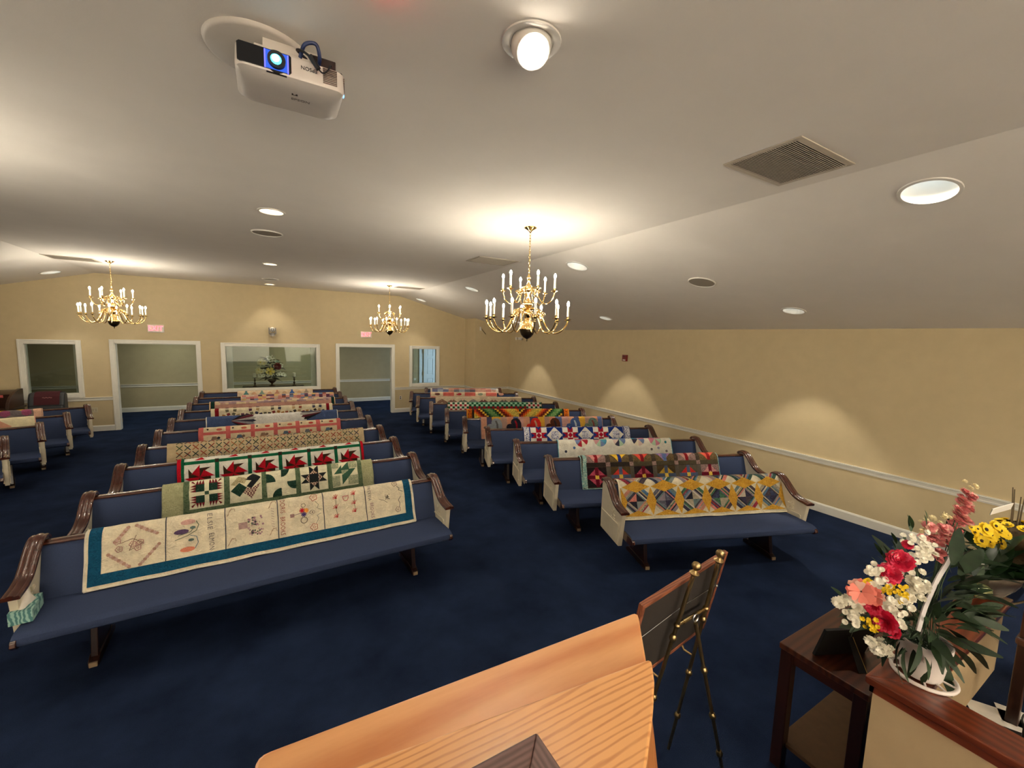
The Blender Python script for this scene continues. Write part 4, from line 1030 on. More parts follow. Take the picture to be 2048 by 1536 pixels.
# R8 grey bow-ties
q = Quilt(RP[7], .44, 2.685, 'grey and beige bow-tie quilt, eighth right pew', F(190, 172, 146), seed=21, edge=F(176, 160, 138))
a = []; rg = random.Random(22)
for i in range(8):
    cx = .60+i*.268; tc = TZ(.735); cc = rg.choice([F(120, 124, 110, 'floral', S(70, 76, 66)), F(130, 100, 84), F(96, 104, 96), F(110, 70, 66), F(150, 150, 140, 'floral', S(90, 96, 90))])
    for sx in (-1, 1): a.append(([(cx, tc-.03), (cx+sx*.125, tc-.12), (cx+sx*.125, tc-.02), (cx, tc+.05)], cc))
    a.append((circ((cx, tc+.03), .03, 8), F(206, 170, 150))); a.append(([(cx+.04, tc+.03), (cx+.13, tc-.03), (cx+.22, tc+.03), (cx+.13, tc+.10)], F(206, 190, 160)))
q.geo(a, 'bow_tie_patches', .0045, 'stuff')
# R9 cream with coral rectangles
q = Quilt(RP[8], .515, 2.372, 'cream quilt with coral rectangles and applique shapes, ninth right pew', F(222, 202, 170), seed=23, edge=F(214, 130, 114))
for i in range(3): q.geo([(q.rect(.86+i*.60, 1.16+i*.60, TZ(.735), TZ(.83)), F(212, 108, 96))], 'coral_patch', .0045)
a = []
for i, cc in enumerate([F(110, 70, 60), F(180, 50, 60), F(140, 150, 130), F(206, 150, 130)]):
    cx = .70+i*.60; a += [(circ((cx, TZ(.78)), .075, 12, ry=.035), cc), (circ((cx-.05, TZ(.80)), .03, 8), F(206, 170, 150))]
q.geo(a, 'applique', .0045, 'stuff'); q.geo([(q.rect(.53, 2.36, TZ(.68), TZ(.715)), F(214, 110, 98))], 'coral_band', .0045)
# R10 pastel patches
q = Quilt(RP[9], .13, 2.17, 'pastel patch quilt with animal prints on the last right pew by the alcove', F(224, 214, 200), seed=24, edge=F(228, 222, 212))
rg = random.Random(25); cl = [F(120, 124, 160), F(206, 160, 140), F(200, 130, 120), F(110, 100, 110), F(216, 200, 176), F(150, 150, 160, 'check', S(90, 90, 100)), F(214, 180, 160, 'floral', S(150, 100, 90)), F(170, 180, 190)]
grid(q, .17, 2.10, TZ(.64), TTOP+.05, .16, .085, lambda i, j: rg.choice(cl))
# left section
q = Quilt(LP[3], 1.0, 2.44, 'grey and pink yo-yo quilt with yellow tufts on the last left pew', F(120, 108, 104), seed=26, edge=F(214, 176, 150))
a = []
hexc = [F(150, 78, 110), F(112, 104, 106), F(128, 120, 114), F(200, 70, 66), F(222, 196, 170), F(216, 170, 60)]
for j in range(5):
    for i in range(11):
        c = (1.06+i*.125+(j % 2)*.062, .06+j*.105)
        if c[0] < 2.32: a.append((circ(c, .068, 6, 30, 390)[:6], hexc[(0, 4, 1, 0, 5)[j] if i % 2 else (3, 3, 2, 1, 2)[j]]))
q.geo(a, 'hexagon_patches', .0045, 'stuff'); q.geo([(q.rect(2.33, 2.43, 0, TTOP+.2), F(218, 176, 150))], 'side_border', .0050)
q = Quilt(LP[2], .9, 2.66, 'cream quilt with a sunbonnet figure and yellow hat, third left pew', F(226, 214, 176), seed=27, edge=F(222, 160, 140))
q.geo([([(2.0, TZ(.60)), (2.30, TZ(.60)), (2.40, TZ(.70)), (2.28, TZ(.80)), (2.12, TZ(.80)), (1.98, TZ(.72))], F(206, 150, 124)), ([(1.86, TZ(.66)), (2.0, TZ(.66)), (2.06, TZ(.80)), (1.9, TZ(.80))], F(110, 130, 150)), ([(2.3, TZ(.62)), (2.46, TZ(.63)), (2.44, TZ(.68)), (2.32, TZ(.67))], F(130, 80, 60))], 'figure_applique', .0045)
q.geo([(circ((1.95, TZ(.585)), .15, 14, ry=.05), F(216, 156, 40))], 'hat_applique', .005)
# ------------------------------------------------------------------ wall fittings
def solid_text(txt, size, name, mat, parent, loc, rot, depth=.001):
    cu = D.curves.new('t', 'FONT'); cu.body = txt; cu.size = size; cu.extrude = depth; cu.align_x = 'CENTER'; cu.align_y = 'CENTER'; cu.resolution_u = 3
    ob = D.objects.new('t', cu); COL.objects.link(ob); dg = bpy.context.evaluated_depsgraph_get()
    me = D.meshes.new_from_object(ob.evaluated_get(dg)); D.objects.remove(ob); D.curves.remove(cu)
    me.materials.clear(); me.materials.append(mat)
    o = place(name, me, parent); o.location = loc; o.rotation_euler = rot; return o
EXITR = emit('exit_red', (1, .035, .05, 1), 3.2)
for x, lab in ((-2.332, 'lit red EXIT sign above the left doorway'), (2.51, 'lit red EXIT sign above the right doorway')):
    t = thing('exit_sign', lab, 'exit sign', (x, YB, 2.405), group='red exit signs')
    MB().box(-.148, -.045, -.086, .148, 0, .086).box(-.155, -.03, -.092, .155, -.001, .092).build('housing', WHITEP, t, bevel=.004)
    solid_text('EXIT', .165, 'lettering', EXITR, t, (0, -.046, 0), (PI/2, 0, 0)).scale = (.82, 1, 1)
t = thing('camera', 'white swivelling camera on the wall above the big window', 'camera', (.09, YB, 2.30))
MB().box(-.07, -.14, -.004, .07, 0, .004).prism([(-.02, -.06), (-.02, 0), (-.10, 0)], 'x', -.004, .004).build('bracket', WHITEP, t, bevel=.002)
MB().lathe([(0, .004), (.056, .004), (.052, .05), (.045, .075), (0, .08)], 24, (0, -.075, 0)).build('base', GREYP, t, smooth=40)
m = MB()
for s_ in (-1, 1): m.prism([(-.11, .06), (-.04, .06), (-.04, .20), (-.06, .22), (-.09, .22), (-.11, .20)], 'x', s_*.078-.008, s_*.078+.008)
m.box(-.086, -.11, .05, .086, -.04, .066).build('yoke', plain('camera_grey', S(96, 100, 110), .4), t, bevel=.004)
MB().ball((0, -.075, .165), .068, 20).build('head', WHITEP, t, smooth=60)
MB().box(-.034, -.150, .135, .034, -.10, .195).build('lens_block', BLACK, t, bevel=.006)
MB().lathe([(0, -.006), (.020, -.006), (.023, 0), (.023, .01), (0, .01)], 20, (0, -.152, .165), M=Matrix.Rotation(PI/2, 3, 'X')).build('lens', plain('lens_glass', S(10, 12, 24), .08, spec=.8), t, smooth=40)
t = thing('fire_alarm', 'dark red fire alarm box high on the right wall', 'alarm', (XR, 6.915, 2.05))
MB().box(-.05, -.065, -.072, 0, .065, .072).build('housing', plain('alarm_red', S(112, 18, 20), .35), t, bevel=.006)
MB().box(-.062, -.045, -.06, -.049, .03, -.03).build('strobe_lens', plain('strobe_white', S(226, 214, 206), .2), t, bevel=.004)
MB().box(-.056, -.03, .02, -.049, .04, .05).build('horn_grille', plain('alarm_red_dark', S(84, 12, 14), .5), t)
t = thing('emergency_light', 'white two-headed emergency lamp high on the right wall behind the chandelier', 'emergency light', (XR, 11.5, 2.42))
MB().box(-.06, -.10, -.04, 0, .10, .04).build('housing', WHITEP, t, bevel=.008)
for s_ in (-1, 1): MB().lathe([(0, -.02), (.03, -.02), (.05, .03), (.048, .035), (0, .03)], 16, (-.07, s_*.15, 0), M=Matrix.Rotation(-PI/2, 3, 'Y')).build('lamp_head', WHITEP, t, smooth=40)
t = thing('wall_sensor', 'small white sensor with a hanging black lead on the alcove wall', 'sensor', (5.89, 12.235, 2.70))
MB().box(-.03, -.02, -.06, .03, 0, .06).build('housing', WHITEP, t, bevel=.004)
MB().tube(bez([(.03, -.015, -.01), (.09, -.02, -.07), (.19, -.012, -.17)], 6), .006, 6).build('lead', BLACK, t, smooth=60)
OUTB = plain('outlet_brown', S(46, 36, 30), .4)
t = thing('wall_outlet', 'dark power outlet low on the back wall under the right window', 'outlet', (3.538, YB, .46))
MB().box(-.036, -.006, -.058, .036, 0, .058).build('cover_plate', WHITEP, t, bevel=.002)
for z in (-.026, .026): MB().box(-.018, -.010, z-.016, .018, -.005, z+.016).build('socket', OUTB, t, bevel=.003)
t = thing('wall_plate', 'beige double wall plate low on the back wall left of the left doorway', 'wall plate', (-3.52, YB, .50))
MB().box(-.055, -.006, -.058, .055, 0, .058).build('cover_plate', plain('beige_plate', S(206, 196, 166), .4), t, bevel=.002)
for x in (-.025, .025): MB().box(x-.012, -.010, -.03, x+.012, -.005, .03).build('socket', plain('beige_socket', S(186, 174, 146), .4), t, bevel=.002)

# ------------------------------------------------------------------ hall table with flowers and candlesticks
t = thing('hall_table', 'dark narrow table in the hall seen through the big window', 'table', (.09, 14.62, 0))
BLKW = wood('black_brown_wood', S(26, 16, 12), S(52, 32, 22), 'X', 2.5, .35, .3)
MB().box(-.80, -.17, .745, .82, .19, .776).build('tabletop', BLKW, t, bevel=.005)
MB().box(-.74, -.13, .65, .76, .15, .745).build('apron', BLKW, t)
for x in (-.72, .74):
    for y in (-.11, .13): MB().lathe([(.018, 0), (.03, .05), (.024, .3), (.032, .6), (.032, .66)], 12, (x, y, 0)).build('leg', BLKW, t, smooth=40)
for x, lab in ((-.395, 'dark candlestick with cream candle left of the bouquet in the hall'), (.645, 'dark candlestick with cream candle right of the bouquet in the hall')):
    t = thing('candlestick', lab, 'candlestick', (x, 14.5, .776), group='candlesticks on the hall table')
    MB().lathe([(0, 0), (.055, 0), (.05, .02), (.02, .035), (.016, .06), (.034, .09), (.016, .12), (.014, .16), (.03, .19), (.014, .22), (.016, .25), (.052, .262), (.05, .272), (0, .272)], 18).build('stem', DBRASS, t, smooth=50)
    MB().lathe([(0, .272), (.037, .272), (.037, .39), (.030, .395), (0, .392)], 18).build('candle', IVORY, t, smooth=40)
LEAF = plain('leaf_green', S(40, 64, 34), .6, var=.25, nscale=30)
LEAFD = plain('leaf_dark_green', S(27, 48, 24), .62, var=.25, nscale=30)
LEAFB = plain('leaf_bronze', S(64, 52, 38), .6, var=.25, nscale=30)
def leaf_mesh(name, L, w, mat, fold=.25, droop=.25, n=6):
    m = MB(); vs = []
    for i in range(n+1):
        u = i/n; ww = w*math.sin(PI*min(1, u*.92+.04))**.8*(1-.25*u); z = -droop*L*u*u; x = L*u
        vs += [(x, -ww, z+fold*ww), (x, 0, z), (x, ww, z+fold*ww)]
    fs = []
    for i in range(n):
        for j in (0, 1): a = i*3+j; fs.append((a, a+1, a+4, a+3))
    return m.add(vs, fs).mesh(name, mat, 70)
def petals_mesh(name, n, r, w, mats, cup=.2, layers=1, centre=None, cr=.25):
    m = MB(); 
    for l in range(layers):
        rr = r*(1-.28*l); c = cup+l*.35
        for k in range(n):
            a = 2*PI*(k+.5*l)/n
            pts = [(0, 0), (.45, -w*.7), (.85, -w), (1.0, -w*.4), (1.0, w*.4), (.85, w), (.45, w*.7)]
            vs = [Vector((x*rr*math.cos(a)-y*rr*math.sin(a), x*rr*math.sin(a)+y*rr*math.cos(a), c*rr*(x*x)+.006*l+(.04*rr if abs(y) > w*.5 else 0))) for x, y in pts]
            m.add(vs, [tuple(range(7))], 0)
    if centre: m.ball((0, 0, cup*r*.1+.004), r*cr, 8, 1, (1, 1, .6))
    return m.mesh(name, mats, 70)
def ruffle_mesh(name, r, mats, n=9, layers=5, seed=1):
    rg = random.Random(seed); m = MB()
    for l in range(layers):
        rr = r*(1-.17*l); c = .15+.28*l
        for k in range(n):
            a = 2*PI*(k+.37*l)/n+rg.uniform(-.15, .15); w = .42
            pts = [(.05, 0), (.5, -w*.7), (.86, -w), (1.0+rg.uniform(-.06, .06), -w*.5), (.92, 0), (1.02+rg.uniform(-.06, .06), w*.5), (.86, w), (.5, w*.7)]
            m.add([Vector((x*rr*math.cos(a)-y*rr*math.sin(a), x*rr*math.sin(a)+y*rr*math.cos(a), c*rr*x*x+.12*rr*l+rg.uniform(-.05, .05)*rr)) for x, y in pts], [tuple(range(8))], 0 if (k+l) % 4 or len(mats) < 2 else 1)
    return m.mesh(name, mats, 70)
def orient(o, pos, direction, roll=0, scale=1.0):
    o.location = pos; qn = Vector((0, 0, 1)).rotation_difference(Vector(direction).normalized())
    o.rotation_mode = 'QUATERNION'; o.rotation_quaternion = qn @ Matrix.Rotation(roll, 3, 'Z').to_quaternion(); o.scale = (scale,)*3; return o
def aim_leaf(o, pos, direction, roll=0, scale=1.0):
    o.location = pos; d = Vector(direction).normalized(); o.rotation_mode = 'QUATERNION'
    o.rotation_quaternion = d.to_track_quat('X', 'Z') @ Matrix.Rotation(roll, 3, 'X').to_quaternion(); o.scale = (scale,)*3; return o
PW = plain('petal_white', S(236, 232, 216), .6, var=.03); PCEN = plain('flower_centre_green', S(150, 150, 84), .7)
PYEL = plain('petal_yellow', S(244, 212, 36), .55, var=.06); PPNK = plain('petal_pink', S(222, 138, 138), .6, var=.08); PPALE = plain('petal_pale_pink', S(230, 186, 168), .6, var=.06)
PRED = plain('petal_crimson', S(204, 26, 64), .55, var=.1); PCOR = plain('petal_coral', S(226, 128, 112), .6, var=.08); PDK = plain('flower_eye_dark', S(48, 30, 22), .8); PCRM = plain('petal_cream', S(232, 220, 176), .6, var=.05); PBUR = plain('petal_burgundy', S(110, 16, 32), .6, var=.1)
t = thing('silk_bouquet', 'tall bouquet of cream and burgundy flowers in a dark vase in the hall', 'flowers', (.05, 14.55, .776))
MB().lathe([(0, 0), (.09, 0), (.085, .015), (.03, .04), (.025, .07), (.08, .12), (.12, .17), (.115, .20), (.09, .205), (.09, .19), (0, .19)], 20).build('vase', DBRASS, t, smooth=50)
hl = [leaf_mesh('leaf', .26, .045, LEAFB), leaf_mesh('leaf', .22, .04, LEAFD), leaf_mesh('leaf', .20, .035, plain('leaf_silver', S(120, 132, 112), .6))]
rg = random.Random(31)
for i in range(95):
    a = rg.uniform(0, 2*PI); z = rg.uniform(.18, .78); rr = .27*math.sin(PI*min(1, (z-.10)/.8))+.02
    p = (rr*.65*math.cos(a)*rg.random(), rr*.5*math.sin(a)*rg.random(), z)
    aim_leaf(place('leaf', rg.choice(hl), t), p, (math.cos(a), .6*math.sin(a), rg.uniform(-.3, .7)), rg.uniform(-1, 1), rg.uniform(.7, 1.15))
fm = {'c': petals_mesh('flower', 7, .095, .36, [PCRM, PYEL], .25, 2, True), 'r': ruffle_mesh('flower', .095, [PBUR]), 'y': petals_mesh('flower', 5, .12, .42, [plain('petal_pale_yellow', S(236, 214, 120), .6), PYEL], .2, 1, True), 'w': petals_mesh('flower', 5, .065, .4, [PW, PCEN], .3, 1, True)}
for k, x, z, s_ in (('c', -.28, .72, 1), ('c', -.19, .70, .8), ('w', -.06, .86, 1.1), ('w', .03, .88, 1), ('w', -.02, .79, 1.1), ('w', .06, .80, .9), ('r', .16, .60, 1.1), ('w', .24, .63, 1.1), ('w', .10, .60, 1), ('y', -.04, .46, 1.0), ('c', -.34, .50, .8), ('c', -.27, .46, .7), ('w', -.20, .47, .9), ('w', -.30, .33, 1), ('w', -.22, .34, .9), ('w', .22, .38, 1), ('w', .30, .36, 1), ('w', .16, .36, .9), ('w', -.10, .33, .8), ('c', -.36, .44, .6), ('w', .03, .33, .7), ('w', .34, .33, .7)):
    orient(place('flower', fm[k], t), (x, -.16-.04*rg.random(), z), (x*.6, -1, .25), rg.uniform(0, 6), s_)

# ------------------------------------------------------------------ recliner and roll-top desk at the back left
t = thing('recliner', 'dark grey padded recliner with a burgundy cover under the left window', 'armchair', (-4.07, 12.45, 0), .06)
RG = plain('recliner_leather', S(50, 54, 58), .5, var=.08, bmp=.1, bscale=40); BUR = plain('burgundy_cloth', S(66, 14, 24), .85, var=.08, bmp=.2, bscale=80)
MB().prism([(-.15, .45), (-.16, .75), (-.10, .93), (-.04, 1.0), (.06, 1.01), (.12, .96), (.13, .45)], 'x', -.27, .27).build('backrest', RG, t, bevel=.05)
MB().prism([(-.18, .52), (-.195, .62), (-.175, .72), (-.13, .74), (-.13, .50)], 'x', -.25, .25).build('back_cushion', RG, t, bevel=.02)
MB().box(-.27, -.68, .30, .27, -.12, .47).build('seat', RG, t, bevel=.04)
for s_ in (-1, 1): MB().box(s_*.33-.08, -.66, .06, s_*.33+.08, .05, .60).build('arm', RG, t, bevel=.05)
MB().box(-.36, -.60, 0, .36, .08, .08).build('base', BLACK, t)
MB().prism([(-.172, .76), (-.120, .93), (-.05, 1.012), (.06, 1.022), (.06, 1.012), (-.04, 1.002), (-.105, .928), (-.160, .76)], 'x', -.17, .20).build('head_cover', BUR, t)
q_ = MB()
for i in range(9): q_.tube([(-.05+.016*i, -.128, .905+.008*math.sin(i*2.2)), (-.036+.016*i, -.128, .905+.008*math.sin(i*2.2+1.5))], .004, 5)
q_.build('embroidered_line', plain('pink_thread', S(206, 150, 140), .7), t)
t = thing('rolltop_desk', 'dark wooden roll-top desk with a pale sheet at the far left', 'desk', (-5.10, 12.40, 0))
RT_ = wood('rolltop_walnut', S(30, 14, 8), S(66, 36, 22), 'Y', 3, .35, .4)
side = [(.25, 0), (.25, .70), (.25, 1.08)]+[(.25-.62*math.sin(a), .72+.37*math.cos(a)) for a in [PI/2*i/10 for i in range(1, 11)]]+[(-.37, .70), (-.30, .70), (-.30, 0)]
for x in (-.62, .56): MB().prism([(y, z) for y, z in side], 'x', x, x+.05).build('side_panel', RT_, t, bevel=.004)
MB().prism([(.24, .72), (.24, 1.06)]+[(.24-.60*math.sin(a), .72+.345*math.cos(a)) for a in [PI/2*i/10 for i in range(1, 5)]]+[(-.1, .72)], 'x', -.57, .56).build('hood', RT_, t)
MB().box(-.66, -.42, .69, .64, .26, .73).build('desktop', RT_, t, bevel=.006)
MB().box(-.62, -.34, .25, .60, .22, .69).build('drawer_case', RT_, t, bevel=.004)
m = MB()
for i in range(6): m.box(-.5, -.38+.006*i, .735+.012*i, .1, -.30+.006*i, .742+.012*i)
m.build('slats', plain('desk_slats', S(110, 100, 88), .5), t)
MB().box(-.30, -.105, .80, .30, -.098, .99, M=Matrix.Translation((.1, -.11, 0))).build('paper_sheet', plain('paper', S(206, 202, 194), .8), t)
MB().box(.44, -.22, .95, .49, -.21, 1.0).build('red_sticker', plain('sticker_red', S(196, 90, 90), .7), t)

# ------------------------------------------------------------------ tissue box on the front middle pew
TISB = None
m_, nt, b = newmat('tissue_box_print'); v = coords(nt)
w = nt.nodes.new('ShaderNodeTexWave'); w.inputs['Scale'].default_value = 14; w.inputs['Distortion'].default_value = 9; w.inputs['Detail'].default_value = 2; link(nt, v, w.inputs['Vector'])
link(nt, ramp(nt, w.outputs['Fac'], [(.3, S(74, 128, 128)), (.75, S(160, 200, 190))]), b.inputs['Base Color']); b.inputs['Roughness'].default_value = .6
t = thing('tissue_box', 'teal patterned tissue box on the left end of the front pew seat', 'tissue box', (-1.455, 3.86, .482), .10)
MB().box(-.055, -.11, 0, .055, .11, .085).build('carton', m_, t, bevel=.002)
MB().lathe([(0, 0), (1, 0)], 20, (0, 0, 0), M=Matrix(((.028, 0, 0), (0, .06, 0), (0, 0, 1)))).build('opening', plain('opening_grey', S(90, 96, 100), .8), t, loc=(0, .01, .0862))
m = MB(); rg = random.Random(5); n = 12; vs = []
for i in range(7):
    for j in range(n):
        a = 2*PI*j/n; u = i/6; r = (1-u)**.8; vs.append((.034*r*math.cos(a)*(1+.35*math.sin(3*a+i))+.012*u, (.075*r+.014)*math.sin(a)*(1-.5*u)+.01*math.sin(2.5*u), .086+.095*u+.012*math.sin(2*a+1)*u))
m.add(vs, [(i*n+j, i*n+(j+1) % n, (i+1)*n+(j+1) % n, (i+1)*n+j) for i in range(6) for j in range(n)]+[tuple(6*n+j for j in range(n))])
m.build('tissue', plain('tissue_white', S(226, 220, 212), .9, bmp=.2, bscale=30), t, smooth=50)

# ------------------------------------------------------------------ projector hanging from the ceiling
t = thing('projector', 'white ceiling-hung projector with a glowing blue lens', 'projector', (.1125, 2.0, 0))
prof = [(-.195, 3.425), (.195, 3.425), (.195, 3.50), (-.195, 3.50)]
m = MB(); x0, x1 = -.195, .197
def ring(zz, ix, y0, y1, r, n=6):
    pts = []
    for cx, cy_, a0 in ((x1-ix-r, y0+r, -90), (x1-ix-r, y1-r, 0), (x0+ix+r, y1-r, 90), (x0+ix+r, y0+r, 180)):
        for k in range(n+1): a = math.radians(a0+90*k/n); pts.append((cx+r*math.cos(a), cy_+r*math.sin(a), zz))
    return pts
lv = [ring(3.502, .012, .012, .262, .03), ring(3.498, .003, .003, .27, .035), ring(3.432, .0, .0, .275, .035), ring(3.422, .004, .004, .272, .035), ring(3.408, .02, .03, .262, .05), ring(3.402, .045, .06, .245, .05)]
k = len(lv[0]); vs = sum(lv, []); fs = [tuple(range(k)), tuple((len(lv)-1)*k+j for j in range(k-1, -1, -1))]
fs += [(i*k+j, i*k+(j+1) % k, (i+1)*k+(j+1) % k, (i+1)*k+j) for i in range(len(lv)-1) for j in range(k)]
PROJW = plain('projector_white', S(206, 200, 194), .35, var=.015)
m.add(vs, fs).build('body', PROJW, t, smooth=35)
PBLK = plain('projector_black', S(16, 18, 24), .25)
MB().prism([(-.186, 3.432), (-.178, 3.428), (-.01, 3.428), (-.004, 3.434), (-.004, 3.492), (-.01, 3.497), (-.178, 3.497), (-.186, 3.490)], 'y', -.004, .006).build('lens_panel', PBLK, t)
MB().box(-.17, .02, 3.495, .19, .255, 3.508).build('underside_plate', PBLK, t, bevel=.006)
lx, lz = -.055, 3.461
MB().lathe([(.040, .004), (.040, -.004), (.034, -.008), (.031, -.002), (.031, .02)], 32, (lx, 0, lz), M=Matrix.Rotation(PI/2, 3, 'X')).build('lens_ring', BLACK, t, smooth=40)
RX = Matrix.Rotation(PI/2, 3, 'X')
MB().box(lx-.037, -.0055, lz-.033, lx+.037, -.004, lz+.033).build('lens_window', emit('lens_spill_blue', (.01, .05, .35, 1), .55), t)  # panel behind the lens: spilled lens light put in as emission
MB().lathe([(0, .014), (.012, .013), (.022, .0095), (.029, .004), (.031, -.002)], 32, (lx, -.006, lz), M=RX).build('lens', emit('lens_blue', (.0, .36, .95, 1), 1.1), t, smooth=60)
MB().lathe([(0, .0215), (.010, .020), (.017, .0165), (.021, .011)], 32, (lx-.002, -.006, lz-.001), M=RX).build('lens_glow', emit('lens_cyan', (.05, .72, 1, 1), 1.6), t, smooth=60)
MB().lathe([(0, .026), (.007, .025), (.0115, .022), (.013, .018)], 24, (lx-.003, -.006, lz), M=RX).build('lamp_core', emit('lens_core', (.75, 1, 1, 1), 6), t, smooth=60)
for x_ in (-.042, .037): MB().box(lx+x_, -.006, lz-.033, lx+x_+.005, .004, lz+.033).build('lens_frame', emit('lens_spill_violet', (.10, .10, .8, 1), .6), t)  # frame bars given emission for the lens light they catch
m = MB()
for i in range(9): m.box(.112, -.004, 3.436+i*.0068, .165, .002, 3.4392+i*.0068)
m.build('vent_slots', plain('vent_slot', S(120, 106, 98), .7), t)
m = MB()
for i in range(9): m.box(.1945, .03, 3.436+i*.0068, .199, .09, 3.4392+i*.0068)
m.build('vent_slots', plain('vent_slot', S(120, 106, 98), .7), t)
solid_text('EPSON', .020, 'maker_name', plain('ink_dark', S(40, 38, 40), .5), t, (.06, -.0016, 3.470), (PI/2, 0, 0), .0006).rotation_euler = (PI/2, PI, 0)
solid_text('EPSON', .024, 'maker_name', plain('ink_grey', S(110, 100, 96), .5), t, (.035, .13, 3.4015), (PI, 0, 0), .0004)
solid_text('EPSON', .001, 'maker_name', plain('ink_grey', S(110, 100, 96), .5), t, (.035, .13, 3.403), (PI, 0, 0), .0002) if 0 else None
m = MB()
for s_ in (-1, 1): m.prism([(.02, 3.412), (.085, 3.398), (.085, 3.404), (.02, 3.420)], 'x', -.045+s_*.055-.004, -.045+s_*.055+.004)
m.build('lens_shift_lugs', PROJW, t)
MB().box(-.09, .004, 3.4185, -.02, .012, 3.424).build('slide_lever', PBLK, t)
MB().box(.0, .085, 3.4008, .022, .097, 3.404).build('indicator_window', PBLK, t)
MB().box(.1955, .05, 3.43, .2, .062, 3.442).build('status_light', emit('blue_led', (.05, .25, 1, 1), 3), t)
MNT = plain('mount_white', S(196, 190, 182), .45, var=.02)
MB().lathe([(0, -.018), (.19, -.018), (.20, -.012), (.205, -.0005)], 40, (-.11, .25, ZC)).build('ceiling_plate', MNT, t, smooth=40)
MB().lathe([(.0, -.05), (.075, -.05), (.08, -.018)], 28, (-.055, .25, ZC)).build('flange', plain('mount_grey', S(150, 144, 138), .5), t, smooth=40)
m = MB().box(-.10, .10, 3.535, .12, .115, 3.59).box(-.10, .25, 3.535, .12, .265, 3.59).box(-.10, .10, 3.585, .12, .265, 3.592).box(-.13, .06, 3.512, .15, .075, 3.54).box(-.13, .22, 3.512, .15, .235, 3.54)
for x in (-.11, .0, .13): m.lathe([(.008, 3.505), (.008, 3.54), (0, 3.541)], 10, (x, .068, 0))
m.box(-.13, .06, 3.512, -.118, .235, 3.522).box(.138, .06, 3.512, .15, .235, 3.522).build('bracket', MNT, t, bevel=.002)
MB().box(-.04, .11, 3.505, .05, .20, 3.60).build('hub', plain('mount_dark', S(60, 58, 62), .4), t, bevel=.008)
MB().box(.075, .03, 3.508, .165, .10, 3.548).build('adapter_box', plain('adapter_black', S(34, 24, 22), .4), t, bevel=.003)
CBL = plain('cable_black', S(22, 24, 30), .45); CBB = plain('cable_blue', S(38, 52, 92), .5)
MB().tube(bez([(.06, .10, 3.56), (.02, .03, 3.545), (.04, -.02, 3.52), (.075, -.03, 3.495)], 6), .005, 8).build('cable', CBL, t, smooth=60)
MB().tube([(.062, -.028, 3.508), (.092, -.032, 3.466)], .010, 10).build('cable_plug', CBL, t, smooth=50)
MB().tube(bez([(.092, -.032, 3.466), (.108, -.034, 3.455), (.128, -.03, 3.475), (.14, .0, 3.51), (.15, .04, 3.53)], 6), .003, 6).build('thin_cable', CBL, t, smooth=60)
MB().tube(bez([(.03, .02, 3.515), (.045, -.015, 3.55), (.085, -.02, 3.562), (.10, .0, 3.53), (.10, .04, 3.515)], 6), .0075, 8).build('blue_cable', CBB, t, smooth=60)

# ------------------------------------------------------------------ lectern in the foreground with a framed plaque on it
t = thing('lectern', 'pale pine lectern in the foreground with two sloping boards', 'lectern', (0, 0, 0))
def slab(name, corners, th, mat, parent, bev=.006):
    c = [Vector(p) for p in corners]; n = (c[1]-c[0]).cross(c[2]-c[0]).normalized()
    if n.z < 0: n = -n
    k = len(c); m = MB().add(c+[p-n*th for p in c], [tuple(range(k)), tuple(range(2*k-1, k-1, -1))]+[(i, k+i, k+(i+1) % k, (i+1) % k) for i in range(k)])
    return m.build(name, mat, parent, bevel=bev)
A0, A1 = at_z(509, 1512, 1.80), at_z(1276, 1222, 1.80)
A2 = at_z(1297, 1345, 1.795); A3 = at_z(500, 1760, 1.795)
def rounded(c, i, r, n=4):
    p, a, b_ = c[i], c[i-1], c[(i+1) % len(c)]; u = (a-p).normalized()*r; w_ = (b_-p).normalized()*r; out = []
    for k in range(n+1): s_ = k/n; out.append(p+u*(1-s_)**2+w_*s_**2)
    return out
c = [A0, A1, A2, A3]; c = rounded(c, 0, .02)+rounded(c, 1, .02)+[A2, A3]
slab('rear_board', c, .022, PINE, t)
Bq = [at_z(380, 1650, 1.822), at_z(690, 1539, 1.822), at_z(1303, 1316, 1.822), at_z(1309, 1361, 1.822), at_z(1307, 1412, 1.822), at_z(1298, 1490, 1.822), at_z(1288, 1560, 1.822), at_z(1262, 1720, 1.822), at_z(380, 1990, 1.822)]
c = Bq[:2]+rounded(Bq, 2, .014)+Bq[3:]
slab('reading_board', c, .026, PINEF, t, .007)
r0, r1 = at_z(1306, 1352, 1.79), at_z(1289, 1560, 1.79)
e0, e1 = at_z(1337, 1560, 1.45), at_z(1420, 2100, 1.10)
MB().add([r0+Vector((-.004, .01, 0)), r1+Vector((-.002, 0, 0)), Vector((r1.x+.03, r1.y-.02, .57)), Vector((.80, .56, .57)), e0+Vector((.0, .03, 0))], [(0, 1, 2, 3, 4)]).build('side_panel', PINE_SHADE, t)
MB().box(.0, .50, .57, .58, .53, 1.775).build('front_panel', PINE_SHADE, t)
MB().add([(-.0, .53, .57), (-.0, .53, 1.78), (.05, .25, 1.78), (.02, .22, .57)], [(0, 1, 2, 3)]).build('side_panel', PINE_SHADE, t)
MB().box(-.06, .18, .55, .84, .60, .575).build('base', PINE_SHADE, t, bevel=.006)
p0, p1, p2 = at_z(1074, 1464, 1.845), at_z(1122, 1536, 1.845), at_z(940, 1536, 1.845)
t = thing('picture_frame', 'dark walnut frame lying on the pine lectern at the bottom edge', 'frame', (0, 0, 0))
fx1, fy1 = p0.x, p0.y; fx0, fy0 = fx1-.26, fy1-.21
